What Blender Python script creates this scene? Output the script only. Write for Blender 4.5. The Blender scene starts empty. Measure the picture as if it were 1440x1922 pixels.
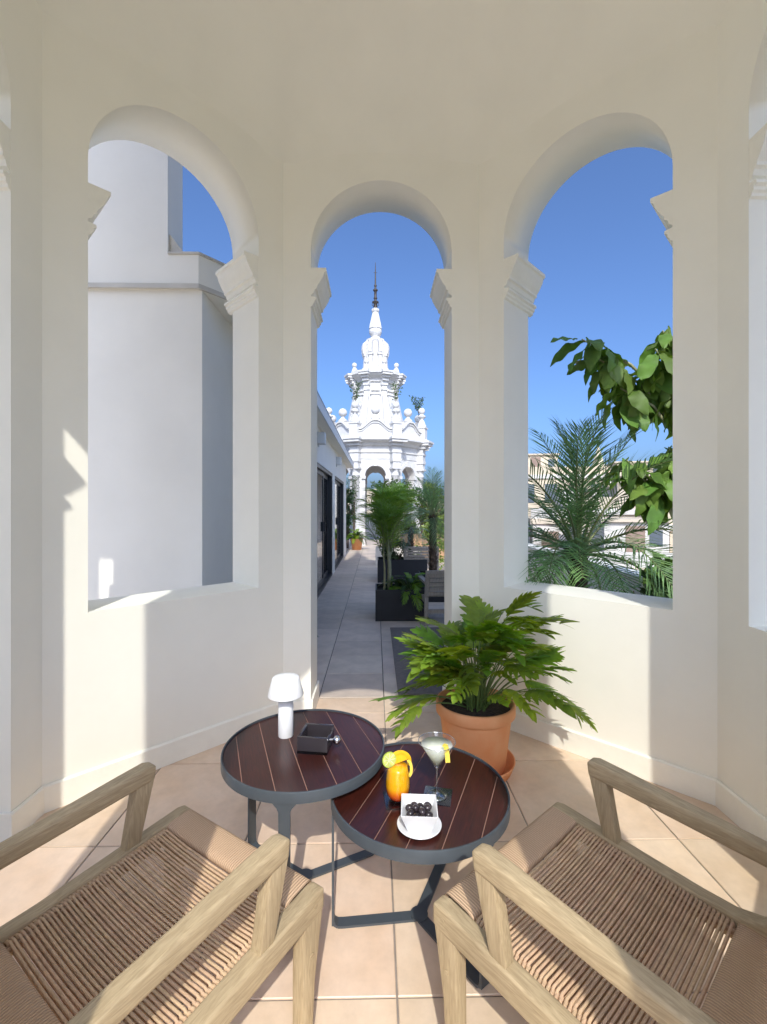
import bpy, bmesh, math, random
from mathutils import Vector, Matrix
R = math.radians
PI = math.pi
sc = bpy.context.scene
COL = sc.collection

# ------------------------------------------------------------------ camera
cam = bpy.data.cameras.new('camera')
cam.sensor_fit = 'VERTICAL'
cam.sensor_height = 36.0
cam.lens = 36.0 * 868.0 / 1922.0
cam.shift_x = 0.0
cam.shift_y = -11.0 / 1922.0
cam.clip_start = 0.02
cam.clip_end = 900.0
cam_ob = bpy.data.objects.new('camera', cam)
COL.objects.link(cam_ob)
cam_ob.location = (0.0, 0.0, 1.4)
cam_ob.rotation_euler = (R(90), 0, R(-1.0))
sc.camera = cam_ob

# ------------------------------------------------------------------ sky and sun
SUN_EL = R(42.0)
SUN_TRAVEL = (-0.046, 1.0)            # horizontal direction in which the light travels
az = math.atan2(-SUN_TRAVEL[0], -SUN_TRAVEL[1])   # compass angle of the sun, from +Y towards +X
world = bpy.data.worlds.new('World')
sc.world = world
world.use_nodes = True
wn = world.node_tree
bg = wn.nodes['Background']
sky = wn.nodes.new('ShaderNodeTexSky')
sky.sky_type = 'NISHITA'
sky.sun_disc = False
sky.sun_elevation = SUN_EL
sky.sun_rotation = az
sky.altitude = 0
sky.air_density = 0.75
sky.dust_density = 4.0
sky.ozone_density = 10.0
wn.links.new(sky.outputs[0], bg.inputs[0])
bg.inputs[1].default_value = 0.15
sun = bpy.data.lights.new('sun', 'SUN')
sun.energy = 2.0
sun.angle = R(0.5)
sun.color = (1.0, 0.965, 0.88)
sun_ob = bpy.data.objects.new('sun', sun)
COL.objects.link(sun_ob)
sdir = Vector((SUN_TRAVEL[0], SUN_TRAVEL[1], 0)).normalized() * math.cos(SUN_EL) - Vector((0, 0, math.sin(SUN_EL)))
sun_ob.rotation_euler = sdir.to_track_quat('-Z', 'Y').to_euler()
sun_ob.location = (0, -10, 20)

vs = sc.view_settings
vs.view_transform = 'Standard'
vs.look = 'None'
vs.exposure = 0.88
vs.gamma = 1.0
vs.use_curve_mapping = False
sc.cycles.max_bounces = 16
sc.cycles.diffuse_bounces = 12
sc.cycles.glossy_bounces = 4
sc.cycles.transmission_bounces = 8
sc.cycles.transparent_max_bounces = 24
sc.cycles.caustics_reflective = False
sc.cycles.caustics_refractive = False
sc.cycles.sample_clamp_indirect = 8.0
sc.cycles.use_denoising = True
sc.cycles.use_adaptive_sampling = True

# ------------------------------------------------------------------ materials
MATS = {}
def mat(name, col, rough=0.6, var=0.0, vscale=6.0, bump=0.0, bscale=40.0, spec=0.5, metal=0.0,
        stretch=(1, 1, 1), objvar=0.0, col2=None, transl=0.0, coat=0.0, detail=4.0, wear=None):
    """Principled material with noise colour variation, noise relief and per-object variation."""
    m = bpy.data.materials.new(name)
    m.use_nodes = True
    nt = m.node_tree
    N, L = nt.nodes, nt.links
    p = N['Principled BSDF']
    p.inputs['Roughness'].default_value = rough
    p.inputs['Metallic'].default_value = metal
    p.inputs['Specular IOR Level'].default_value = spec
    if coat:
        p.inputs['Coat Weight'].default_value = coat
        p.inputs['Coat Roughness'].default_value = 0.15
    tc = N.new('ShaderNodeTexCoord')
    mp = N.new('ShaderNodeMapping')
    mp.inputs['Scale'].default_value = stretch
    L.new(tc.outputs['Object'], mp.inputs[0])
    col = tuple(col) + (1,)
    last = None
    if var > 0 or col2:
        nz = N.new('ShaderNodeTexNoise')
        nz.inputs['Scale'].default_value = vscale
        nz.inputs['Detail'].default_value = detail
        L.new(mp.outputs[0], nz.inputs[0])
        rp = N.new('ShaderNodeValToRGB')
        rp.color_ramp.elements[0].position = 0.32
        rp.color_ramp.elements[1].position = 0.68
        if col2:
            rp.color_ramp.elements[0].color = tuple(col2) + (1,)
            rp.color_ramp.elements[1].color = col
        else:
            rp.color_ramp.elements[0].color = tuple(c * (1 - var) for c in col[:3]) + (1,)
            rp.color_ramp.elements[1].color = tuple(min(1, c * (1 + var)) for c in col[:3]) + (1,)
        L.new(nz.outputs[0], rp.inputs[0])
        last = rp.outputs[0]
    if objvar > 0:
        oi = N.new('ShaderNodeObjectInfo')
        hs = N.new('ShaderNodeHueSaturation')
        mr = N.new('ShaderNodeMapRange')
        mr.inputs[3].default_value = 1 - objvar
        mr.inputs[4].default_value = 1 + objvar
        L.new(oi.outputs['Random'], mr.inputs[0])
        L.new(mr.outputs[0], hs.inputs['Value'])
        mr2 = N.new('ShaderNodeMapRange')
        mr2.inputs[3].default_value = 0.5 - objvar * 0.08
        mr2.inputs[4].default_value = 0.5 + objvar * 0.08
        ml = N.new('ShaderNodeMath'); ml.operation = 'MULTIPLY'; ml.inputs[1].default_value = 7.31
        fr = N.new('ShaderNodeMath'); fr.operation = 'FRACT'
        L.new(oi.outputs['Random'], ml.inputs[0]); L.new(ml.outputs[0], fr.inputs[0]); L.new(fr.outputs[0], mr2.inputs[0])
        L.new(mr2.outputs[0], hs.inputs['Hue'])
        if last:
            L.new(last, hs.inputs['Color'])
        else:
            hs.inputs['Color'].default_value = col
        last = hs.outputs[0]
    if last:
        L.new(last, p.inputs['Base Color'])
    else:
        p.inputs['Base Color'].default_value = col
    if wear and last:
        w1 = N.new('ShaderNodeTexNoise'); w1.inputs['Scale'].default_value = wear[0]; w1.inputs['Detail'].default_value = 8; w1.inputs['Roughness'].default_value = 0.65
        L.new(tc.outputs['Object'], w1.inputs[0])
        wr = N.new('ShaderNodeMapRange'); wr.inputs[1].default_value = 0.30; wr.inputs[2].default_value = 0.62
        wr.inputs[3].default_value = 1 - wear[1]; wr.inputs[4].default_value = 1.0
        L.new(w1.outputs[0], wr.inputs[0])
        wh = N.new('ShaderNodeHueSaturation'); L.new(wr.outputs[0], wh.inputs['Value']); L.new(last, wh.inputs['Color'])
        L.new(wh.outputs[0], p.inputs['Base Color'])
    if bump > 0:
        nb = N.new('ShaderNodeTexNoise')
        nb.inputs['Scale'].default_value = bscale
        nb.inputs['Detail'].default_value = 5.0
        L.new(mp.outputs[0], nb.inputs[0])
        b = N.new('ShaderNodeBump')
        b.inputs['Strength'].default_value = bump
        b.inputs['Distance'].default_value = 0.01
        L.new(nb.outputs[0], b.inputs['Height'])
        L.new(b.outputs[0], p.inputs['Normal'])
    if transl > 0:
        out = N['Material Output']
        tr = N.new('ShaderNodeBsdfTranslucent')
        mx = N.new('ShaderNodeMixShader')
        mx.inputs[0].default_value = transl
        hs2 = N.new('ShaderNodeHueSaturation')
        hs2.inputs['Hue'].default_value = 0.475
        hs2.inputs['Saturation'].default_value = 1.15
        hs2.inputs['Value'].default_value = 1.6
        if last:
            L.new(last, hs2.inputs['Color'])
        else:
            hs2.inputs['Color'].default_value = col
        L.new(hs2.outputs[0], tr.inputs[0])
        L.new(p.outputs[0], mx.inputs[1]); L.new(tr.outputs[0], mx.inputs[2])
        L.new(mx.outputs[0], out.inputs[0])
    MATS[name] = m
    return m

def thin_glass(name, tint=(1, 1, 1), refl=0.06, rough=0.0):
    """Clear thin pane: tinted transparency under a Fresnel reflection."""
    m = bpy.data.materials.new(name); m.use_nodes = True
    N, L = m.node_tree.nodes, m.node_tree.links
    N.remove(N['Principled BSDF'])
    t = N.new('ShaderNodeBsdfTransparent'); t.inputs[0].default_value = tuple(tint) + (1,)
    g = N.new('ShaderNodeBsdfGlossy'); g.inputs['Roughness'].default_value = rough
    lw = N.new('ShaderNodeLayerWeight'); lw.inputs[0].default_value = 0.5
    pw = N.new('ShaderNodeMath'); pw.operation = 'POWER'; pw.inputs[1].default_value = 2.6
    L.new(lw.outputs['Facing'], pw.inputs[0])
    ml = N.new('ShaderNodeMath'); ml.operation = 'MULTIPLY'; ml.inputs[1].default_value = 0.75
    L.new(pw.outputs[0], ml.inputs[0])
    ad = N.new('ShaderNodeMath'); ad.operation = 'ADD'; ad.inputs[1].default_value = refl; ad.use_clamp = True
    L.new(ml.outputs[0], ad.inputs[0])
    mx = N.new('ShaderNodeMixShader')
    L.new(ad.outputs[0], mx.inputs[0]); L.new(t.outputs[0], mx.inputs[1]); L.new(g.outputs[0], mx.inputs[2])
    L.new(mx.outputs[0], N['Material Output'].inputs[0])
    MATS[name] = m
    return m

mat('plaster', (0.88, 0.865, 0.775), 0.75, var=0.02, vscale=1.3, bump=0.13, bscale=12, spec=0.25, wear=(3.0, 0.03))
mat('plaster_trim', (0.88, 0.865, 0.775), 0.75, var=0.02, vscale=5, bump=0.15, bscale=30, spec=0.25, wear=(9, 0.05))
mat('tower_white', (0.68, 0.67, 0.65), 0.75, var=0.03, vscale=3, bump=0.15, bscale=14, spec=0.2, wear=(5, 0.15))
mat('render_white', (0.85, 0.83, 0.755), 0.8, var=0.02, vscale=2, bump=0.08, bscale=22, spec=0.2, wear=(2.5, 0.03))
mat('coping', (0.55, 0.53, 0.48), 0.8, var=0.08, vscale=6, bump=0.1)
mat('tile_in', (0.70, 0.525, 0.37), 0.45, var=0.09, vscale=5.5, bump=0.05, bscale=60, objvar=0.09, wear=(14, 0.12), col2=(0.76, 0.60, 0.455), spec=0.35)
mat('tile_out', (0.64, 0.54, 0.45), 0.5, var=0.06, vscale=4, bump=0.06, bscale=60, objvar=0.10, wear=(7, 0.16), spec=0.35)
mat('grout', (0.30, 0.26, 0.22), 0.9, var=0.15, vscale=20)
mat('grout_dark', (0.10, 0.095, 0.09), 0.9, var=0.15, vscale=20)
mat('anthracite', (0.06, 0.072, 0.082), 0.42, var=0.05, vscale=30, spec=0.5)
mat('door_frame', (0.02, 0.026, 0.034), 0.4, var=0.05, vscale=20)
mat('planter_black', (0.012, 0.014, 0.018), 0.5, var=0.15, vscale=8)
mat('planter_cream', (0.62, 0.58, 0.52), 0.7, var=0.05, vscale=8)
mat('terracotta', (0.74, 0.31, 0.13), 0.75, var=0.12, vscale=9, bump=0.12, bscale=60, col2=(0.76, 0.38, 0.19), spec=0.25)
mat('soil', (0.05, 0.035, 0.025), 0.95, var=0.4, vscale=60, bump=0.8, bscale=80)
mat('leaf_phil', (0.17, 0.30, 0.035), 0.36, var=0.22, vscale=14, objvar=0.28, transl=0.38, spec=0.5)
mat('leaf_tree', (0.125, 0.225, 0.035), 0.55, var=0.2, vscale=10, objvar=0.22, transl=0.22, spec=0.4)
mat('leaf_palm', (0.16, 0.29, 0.10), 0.45, var=0.2, vscale=8, objvar=0.15, transl=0.22)
mat('leaf_blue', (0.12, 0.20, 0.16), 0.5, var=0.2, vscale=8, objvar=0.15, transl=0.15)
mat('leaf_areca', (0.15, 0.28, 0.045), 0.42, var=0.2, vscale=8, objvar=0.15, transl=0.3)
mat('leaf_dark', (0.06, 0.115, 0.035), 0.5, var=0.3, vscale=5, objvar=0.2, transl=0.15)
mat('leaf_light', (0.18, 0.25, 0.05), 0.5, var=0.3, vscale=5, objvar=0.2, transl=0.25)
mat('stem_green', (0.13, 0.20, 0.055), 0.5, var=0.2, vscale=10)
mat('rachis', (0.16, 0.19, 0.07), 0.5, var=0.2, vscale=10)
mat('bark', (0.11, 0.075, 0.05), 0.9, var=0.35, vscale=30, bump=0.8, bscale=40)
mat('stem_pale', (0.30, 0.30, 0.17), 0.6, var=0.2, vscale=20)
mat('teak_grey', (0.34, 0.30, 0.25), 0.75, var=0.2, vscale=14, stretch=(14, 14, 1.5), bump=0.2, bscale=14)
mat('wood_brown', (0.42, 0.26, 0.14), 0.7, var=0.2, vscale=8, stretch=(2, 10, 10), bump=0.15, bscale=12)
mat('cord', (0.57, 0.395, 0.245), 0.85, var=0.12, vscale=60, bump=0.35, bscale=300, spec=0.2, objvar=0.07)
mat('lamp_white', (0.80, 0.80, 0.79), 0.35)
mat('ceramic', (0.72, 0.72, 0.72), 0.15, spec=0.5)
mat('chrome', (0.7, 0.7, 0.72), 0.18, metal=1.0)
mat('steel_dark', (0.06, 0.06, 0.065), 0.45, metal=0.6)
mat('iron', (0.07, 0.06, 0.055), 0.6, metal=0.3)
mat('olive', (0.030, 0.022, 0.026), 0.28, var=0.35, vscale=60, objvar=0.3)
mat('lime_flesh', (0.55, 0.60, 0.16), 0.35, var=0.2, vscale=80)
mat('lime_rind', (0.42, 0.52, 0.06), 0.4)
mat('orange_peel', (0.90, 0.50, 0.02), 0.4, var=0.08, vscale=80, bump=0.2, bscale=300)
mat('lemon_peel', (0.88, 0.68, 0.10), 0.4, var=0.08, vscale=80, bump=0.2, bscale=300)
mat('rug', (0.19, 0.165, 0.15), 0.95, var=0.12, vscale=40, bump=0.5, bscale=260)
mat('curtain', (0.62, 0.65, 0.66), 0.85, var=0.03, vscale=3)
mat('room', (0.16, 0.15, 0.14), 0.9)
mat('roof_metal', (0.25, 0.27, 0.28), 0.5, metal=0.4)
mat('wall_lamp', (0.62, 0.65, 0.66), 0.5)
mat('city_beige', (0.55, 0.47, 0.36), 0.85, var=0.08, vscale=0.6)
mat('city_white', (0.60, 0.57, 0.52), 0.85, var=0.05, vscale=0.6)
mat('city_sand', (0.62, 0.52, 0.38), 0.85, var=0.08, vscale=0.6)
mat('city_red', (0.52, 0.23, 0.13), 0.85, var=0.12, vscale=2)
mat('city_shutter', (0.26, 0.18, 0.14), 0.7, var=0.1, vscale=3)
mat('city_glass', (0.10, 0.12, 0.14), 0.15, spec=0.6)
mat('city_rail', (0.10, 0.10, 0.10), 0.6)
mat('ground', (0.24, 0.22, 0.19), 0.95, var=0.2, vscale=0.05)
mat('smoke_acrylic', (0.035, 0.03, 0.034), 0.12, spec=0.6)
thin_glass('glass', (0.98, 0.985, 0.985), 0.06)
thin_glass('glass_rim', (0.9, 0.92, 0.92), 0.45, 0.25)
thin_glass('glass_stem', (0.93, 0.95, 0.95), 0.22, 0.05)
thin_glass('door_glass', (0.82, 0.88, 0.90), 0.05)
thin_glass('coaster_glass', (0.55, 0.56, 0.58), 0.10, 0.25)
thin_glass('smoke_glass', (0.22, 0.20, 0.22), 0.06, 0.05)

# weathered teak with grain that runs along the local Y axis
def wood_mat(name, c1, c2, axis_scale, dist=3.0, rough=0.6, bump=0.12, spec=0.3, scale=7.0):
    m = bpy.data.materials.new(name); m.use_nodes = True
    N, L = m.node_tree.nodes, m.node_tree.links
    p = N['Principled BSDF']
    p.inputs['Roughness'].default_value = rough
    p.inputs['Specular IOR Level'].default_value = spec
    tc = N.new('ShaderNodeTexCoord'); mp = N.new('ShaderNodeMapping')
    mp.inputs['Scale'].default_value = axis_scale
    oi = N.new('ShaderNodeObjectInfo')
    cmb = N.new('ShaderNodeCombineXYZ')
    ml = N.new('ShaderNodeMath'); ml.operation = 'MULTIPLY'; ml.inputs[1].default_value = 31.0
    L.new(oi.outputs['Random'], ml.inputs[0])
    L.new(ml.outputs[0], cmb.inputs[0]); L.new(ml.outputs[0], cmb.inputs[1])
    L.new(cmb.outputs[0], mp.inputs['Location'])
    L.new(tc.outputs['Object'], mp.inputs[0])
    n1 = N.new('ShaderNodeTexNoise'); n1.inputs['Scale'].default_value = scale
    n1.inputs['Detail'].default_value = 6; n1.inputs['Distortion'].default_value = dist * 0.3
    L.new(mp.outputs[0], n1.inputs[0])
    rp = N.new('ShaderNodeValToRGB')
    rp.color_ramp.elements[0].position = 0.3; rp.color_ramp.elements[1].position = 0.7
    rp.color_ramp.elements[0].color = tuple(c2) + (1,); rp.color_ramp.elements[1].color = tuple(c1) + (1,)
    L.new(n1.outputs[0], rp.inputs[0])
    n2 = N.new('ShaderNodeTexNoise'); n2.inputs['Scale'].default_value = 3.0; n2.inputs['Detail'].default_value = 3
    L.new(tc.outputs['Object'], n2.inputs[0])
    hs = N.new('ShaderNodeHueSaturation')
    mr = N.new('ShaderNodeMapRange'); mr.inputs[1].default_value = 0.3; mr.inputs[2].default_value = 0.7
    mr.inputs[3].default_value = 0.82; mr.inputs[4].default_value = 1.14
    L.new(n2.outputs[0], mr.inputs[0]); L.new(mr.outputs[0], hs.inputs['Value'])
    L.new(rp.outputs[0], hs.inputs['Color']); L.new(hs.outputs[0], p.inputs['Base Color'])
    b = N.new('ShaderNodeBump'); b.inputs['Strength'].default_value = bump; b.inputs['Distance'].default_value = 0.004
    L.new(n1.outputs[0], b.inputs['Height']); L.new(b.outputs[0], p.inputs['Normal'])
    MATS[name] = m
    return m
wood_mat('teak', (0.52, 0.405, 0.245), (0.36, 0.27, 0.155), (26, 2.2, 26), bump=0.25)
wood_mat('teak_post', (0.52, 0.405, 0.245), (0.36, 0.27, 0.155), (26, 26, 2.2), bump=0.25)
wood_mat('mahogany', (0.060, 0.013, 0.008), (0.024, 0.006, 0.0045), (30, 2.0, 30), rough=0.30, bump=0.04, spec=0.5)
mat('groove', (0.38, 0.22, 0.17), 0.6)

def cord_wrap_mat():
    m = bpy.data.materials.new('cord_wrap'); m.use_nodes = True
    N, L = m.node_tree.nodes, m.node_tree.links
    p = N['Principled BSDF']; p.inputs['Roughness'].default_value = 0.85; p.inputs['Specular IOR Level'].default_value = 0.2
    tc = N.new('ShaderNodeTexCoord')
    w = N.new('ShaderNodeTexWave'); w.wave_type = 'BANDS'; w.bands_direction = 'X'
    w.inputs['Scale'].default_value = 42.0; w.inputs['Distortion'].default_value = 0.6
    L.new(tc.outputs['Object'], w.inputs[0])
    rp = N.new('ShaderNodeValToRGB')
    rp.color_ramp.elements[0].color = (0.40, 0.27, 0.17, 1); rp.color_ramp.elements[1].color = (0.58, 0.40, 0.255, 1)
    rp.color_ramp.elements[1].position = 0.45
    L.new(w.outputs[0], rp.inputs[0]); L.new(rp.outputs[0], p.inputs['Base Color'])
    b = N.new('ShaderNodeBump'); b.inputs['Strength'].default_value = 0.6; b.inputs['Distance'].default_value = 0.003
    L.new(w.outputs[0], b.inputs['Height']); L.new(b.outputs[0], p.inputs['Normal'])
    MATS['cord_wrap'] = m
cord_wrap_mat()

def liquid_sunrise():
    m = bpy.data.materials.new('sunrise'); m.use_nodes = True
    N, L = m.node_tree.nodes, m.node_tree.links
    p = N['Principled BSDF']; p.inputs['Roughness'].default_value = 0.2
    p.inputs['Subsurface Weight'].default_value = 0.35
    p.inputs['Subsurface Radius'].default_value = (0.03, 0.012, 0.003)
    p.inputs['Subsurface Scale'].default_value = 0.6
    tc = N.new('ShaderNodeTexCoord'); sx = N.new('ShaderNodeSeparateXYZ')
    L.new(tc.outputs['Object'], sx.inputs[0])
    mr = N.new('ShaderNodeMapRange'); mr.inputs[1].default_value = 0.0; mr.inputs[2].default_value = 0.12
    L.new(sx.outputs[2], mr.inputs[0])
    rp = N.new('ShaderNodeValToRGB')
    e = rp.color_ramp.elements
    e[0].position = 0.06; e[0].color = (0.75, 0.03, 0.005, 1)
    e[1].position = 0.42; e[1].color = (0.98, 0.46, 0.008, 1)
    k = e.new(0.24); k.color = (0.95, 0.17, 0.008, 1)
    L.new(mr.outputs[0], rp.inputs[0]); L.new(rp.outputs[0], p.inputs['Base Color'])
    MATS['sunrise'] = m
liquid_sunrise()
def liquid_pale():
    m = bpy.data.materials.new('pale_drink'); m.use_nodes = True
    N, L = m.node_tree.nodes, m.node_tree.links
    p = N['Principled BSDF']; p.inputs['Roughness'].default_value = 0.08
    p.inputs['Base Color'].default_value = (0.80, 0.84, 0.68, 1)
    p.inputs['Subsurface Weight'].default_value = 0.9
    p.inputs['Subsurface Radius'].default_value = (1.0, 1.0, 0.8)
    p.inputs['Subsurface Scale'].default_value = 0.05
    t = N.new('ShaderNodeBsdfTransparent'); t.inputs[0].default_value = (0.85, 0.90, 0.78, 1)
    nz = N.new('ShaderNodeTexNoise'); nz.inputs['Scale'].default_value = 30
    mr = N.new('ShaderNodeMapRange'); mr.inputs[3].default_value = 0.75; mr.inputs[4].default_value = 0.9
    L.new(nz.outputs[0], mr.inputs[0])
    mx = N.new('ShaderNodeMixShader'); L.new(mr.outputs[0], mx.inputs[0])
    L.new(t.outputs[0], mx.inputs[1]); L.new(p.outputs[0], mx.inputs[2])
    L.new(mx.outputs[0], N['Material Output'].inputs[0])
    MATS['pale_drink'] = m
liquid_pale()

# ------------------------------------------------------------------ mesh helpers
class MB:
    def __init__(self):
        self.v = []; self.f = []; self.s = []
    def add(self, vs, fs, smooth=False):
        o = len(self.v)
        self.v += [tuple(p) for p in vs]
        for f in fs:
            self.f.append(tuple(o + i for i in f)); self.s.append(smooth)
        return self
    def quad(self, a, b, c, d, smooth=False):
        return self.add([a, b, c, d], [(0, 1, 2, 3)], smooth)
    def box(self, x0, x1, y0, y1, z0, z1):
        vs = [(x, y, z) for z in (z0, z1) for y in (y0, y1) for x in (x0, x1)]
        return self.add(vs, [(0, 2, 3, 1), (4, 5, 7, 6), (0, 1, 5, 4), (2, 6, 7, 3), (0, 4, 6, 2), (1, 3, 7, 5)])
    def lathe(self, prof, n=24, c=(0, 0, 0), smooth=True, ang=0.0, caps=True):
        o = []
        for r, z in prof:
            for k in range(n):
                a = ang + 2 * PI * k / n
                o.append((c[0] + r * math.cos(a), c[1] + r * math.sin(a), c[2] + z))
        fs = []
        for i in range(len(prof) - 1):
            for k in range(n):
                k2 = (k + 1) % n
                fs.append((i * n + k, i * n + k2, (i + 1) * n + k2, (i + 1) * n + k))
        self.add(o, fs, smooth)
        if caps:
            if prof[0][0] > 1e-5:
                self.add(o[:n], [tuple(range(n - 1, -1, -1))], False)
            if prof[-1][0] > 1e-5:
                self.add(o[-n:], [tuple(range(n))], False)
        return self
    def tube(self, pts, rad, n=8, smooth=True, closed=False, caps=True):
        pts = [Vector(p) for p in pts]
        m = len(pts)
        rs = rad if isinstance(rad, (list, tuple)) else [rad] * m
        vs = []
        up = Vector((0, 0, 1))
        prev = None
        for i, p in enumerate(pts):
            if closed:
                t = pts[(i + 1) % m] - pts[i - 1]
            else:
                t = pts[min(i + 1, m - 1)] - pts[max(i - 1, 0)]
            t.normalize()
            if prev is None:
                a = t.cross(up)
                if a.length < 1e-3:
                    a = t.cross(Vector((1, 0, 0)))
            else:
                a = prev - t * prev.dot(t)
            a.normalize(); b = t.cross(a); prev = a
            for k in range(n):
                an = 2 * PI * k / n
                vs.append(p + (a * math.cos(an) + b * math.sin(an)) * rs[i])
        fs = []
        for i in range(m if closed else m - 1):
            j = (i + 1) % m
            for k in range(n):
                k2 = (k + 1) % n
                fs.append((i * n + k, i * n + k2, j * n + k2, j * n + k))
        self.add(vs, fs, smooth)
        if caps and not closed:
            self.add(vs[:n], [tuple(range(n - 1, -1, -1))]); self.add(vs[-n:], [tuple(range(n))])
        return self
    def bar(self, secs):
        """Box-section bar in the y-z plane: secs = [(x, y, z, half_x, half_n)]; section normal lies in the y-z plane."""
        vs = []
        m = len(secs)
        for i, (x, y, z, hx, hn) in enumerate(secs):
            a = secs[max(i - 1, 0)]; b = secs[min(i + 1, m - 1)]
            t = Vector((0, b[1] - a[1], b[2] - a[2])).normalized()
            nn = Vector((0, -t.z, t.y))
            for sx, sn in ((-1, -1), (1, -1), (1, 1), (-1, 1)):
                vs.append((x + sx * hx, y + nn.y * sn * hn, z + nn.z * sn * hn))
        fs = [(0, 1, 2, 3)[::-1], tuple(4 * (m - 1) + k for k in range(4))]
        for i in range(m - 1):
            for k in range(4):
                k2 = (k + 1) % 4
                fs.append((4 * i + k, 4 * i + k2, 4 * i + 4 + k2, 4 * i + 4 + k))
        return self.add(vs, fs)
    def prism(self, pts, d):
        """Polygon pts (3-D, planar) extruded by vector d."""
        n = len(pts); d = Vector(d)
        a = [Vector(p) for p in pts]; b = [p + d for p in a]
        fs = [tuple(range(n - 1, -1, -1)), tuple(range(n, 2 * n))]
        for k in range(n):
            k2 = (k + 1) % n
            fs.append((k, k2, n + k2, n + k))
        return self.add(a + b, fs)
    def mesh(self, name, m=None, bevel=0.0, seg=2, fixn=True, auto=None):
        me = bpy.data.meshes.new(name)
        me.from_pydata(self.v, [], self.f)
        for p, s in zip(me.polygons, self.s):
            p.use_smooth = s
        if bevel > 0 or fixn:
            bm = bmesh.new(); bm.from_mesh(me)
            if bevel > 0:
                bmesh.ops.remove_doubles(bm, verts=bm.verts, dist=1e-5)
            if fixn:
                bmesh.ops.recalc_face_normals(bm, faces=bm.faces)
            if bevel > 0:
                es = [e for e in bm.edges if len(e.link_faces) == 2 and e.calc_face_angle(0) > R(28)]
                bmesh.ops.bevel(bm, geom=es, offset=bevel, segments=seg, profile=0.6, affect='EDGES', clamp_overlap=True)
                for f in bm.faces:
                    f.smooth = True
            bm.to_mesh(me); bm.free()
            if bevel > 0:
                me.set_sharp_from_angle(angle=R(40))
        if m:
            me.materials.append(MATS[m])
        me.update()
        return me
    def build(self, name, m, parent=None, bevel=0.0, seg=2, fixn=True, loc=(0, 0, 0), rz=0.0):
        return link(name, self.mesh(name, m, bevel, seg, fixn), parent, loc, (0, 0, rz))

def link(name, me, parent=None, loc=(0, 0, 0), rot=(0, 0, 0), scale=(1, 1, 1)):
    o = bpy.data.objects.new(name, me)
    COL.objects.link(o)
    o.location = loc; o.rotation_euler = rot; o.scale = scale
    if parent is not None:
        o.parent = parent
    return o
def tag(o, label, cat, group=None):
    o['label'] = label; o['category'] = cat
    if group:
        o['group'] = group
    return o
def thing(name, label, cat, loc=(0, 0, 0), rz=0.0, group=None):
    o = bpy.data.objects.new(name, None)
    o.empty_display_size = 0.1
    COL.objects.link(o)
    o.location = loc; o.rotation_euler = (0, 0, rz)
    return tag(o, label, cat, group)
def structure(o):
    o['kind'] = 'structure'
    return o
def dup(root, loc, rz=0.0, label=None, group=None, scale=None):
    r = root.copy(); COL.objects.link(r)
    r.location = loc; r.rotation_euler = (0, 0, rz)
    if scale:
        r.scale = scale
    if label:
        r['label'] = label
    if group:
        r['group'] = group
    for ch in list(root.children):
        c = ch.copy(); COL.objects.link(c); c.parent = r
        for g in list(ch.children):
            d = g.copy(); COL.objects.link(d); d.parent = c
    return r

# ------------------------------------------------------------------ ground, terrace floor, pavilion floor
PX, PY = 0.04, 1.49          # pavilion centre
A, T = 1.56, 0.33            # inner apothem, wall thickness
TAN = math.tan(R(22.5))

structure(MB().quad((-900, -900, -12), (900, -900, -12), (900, 900, -12), (-900, 900, -12)).build('ground', 'ground'))
terrace = structure(MB().box(-9, 2.75, -7, 24, -12, -0.010).build('terrace_floor', 'tile_out'))
MB().box(-0.90, 2.75, 3.38, 20.5, -0.0099, -0.006).build('grout_bed', 'grout_dark', terrace)
def oct_in(x, y, ap):
    x -= PX; y -= PY
    return max(abs(x), abs(y), (abs(x) + abs(y)) / math.sqrt(2)) < ap
rnd = random.Random(3)
def tile_mesh(name, s, m):
    h = s / 2
    b = MB()
    c = 0.0022
    vs = [(-h, -h, -0.012), (h, -h, -0.012), (h, h, -0.012), (-h, h, -0.012),
          (-h, -h, -c), (h, -h, -c), (h, h, -c), (-h, h, -c),
          (-h + c, -h + c, 0), (h - c, -h + c, 0), (h - c, h - c, 0), (-h + c, h - c, 0)]
    fs = [(8, 9, 10, 11)]
    for k in range(4):
        k2 = (k + 1) % 4
        fs += [(k, k2, 4 + k2, 4 + k), (4 + k, 4 + k2, 8 + k2, 8 + k)]
    return b.add(vs, fs).mesh(name, m)
tm_out = tile_mesh('tile', 0.475 - 0.006, 'tile_out')
tm_in = tile_mesh('tile', 0.606 - 0.006, 'tile_in')
x0 = 0.062
for i in range(-2, 6):
    for j in range(0, 36):
        x = x0 + (i + 0.5) * 0.475; y = 3.39 + (j + 0.5) * 0.475
        if y > 20.2 or oct_in(x, y, A + T + 0.12):
            continue
        link('tile', tm_out, terrace, (x, y, 0.006 - 0.006 + rnd.uniform(-0.0006, 0.0006)))
pav_floor = MB()
pts = [(PX + (A + T + 0.01) / math.cos(R(22.5)) * math.cos(R(22.5 + 45 * k)), PY + (A + T + 0.01) / math.cos(R(22.5)) * math.sin(R(22.5 + 45 * k)), -0.005) for k in range(8)]
pav_floor.add(pts, [tuple(range(8))])
pav_floor = structure(pav_floor.build('pavilion_floor', 'grout'))
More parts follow.
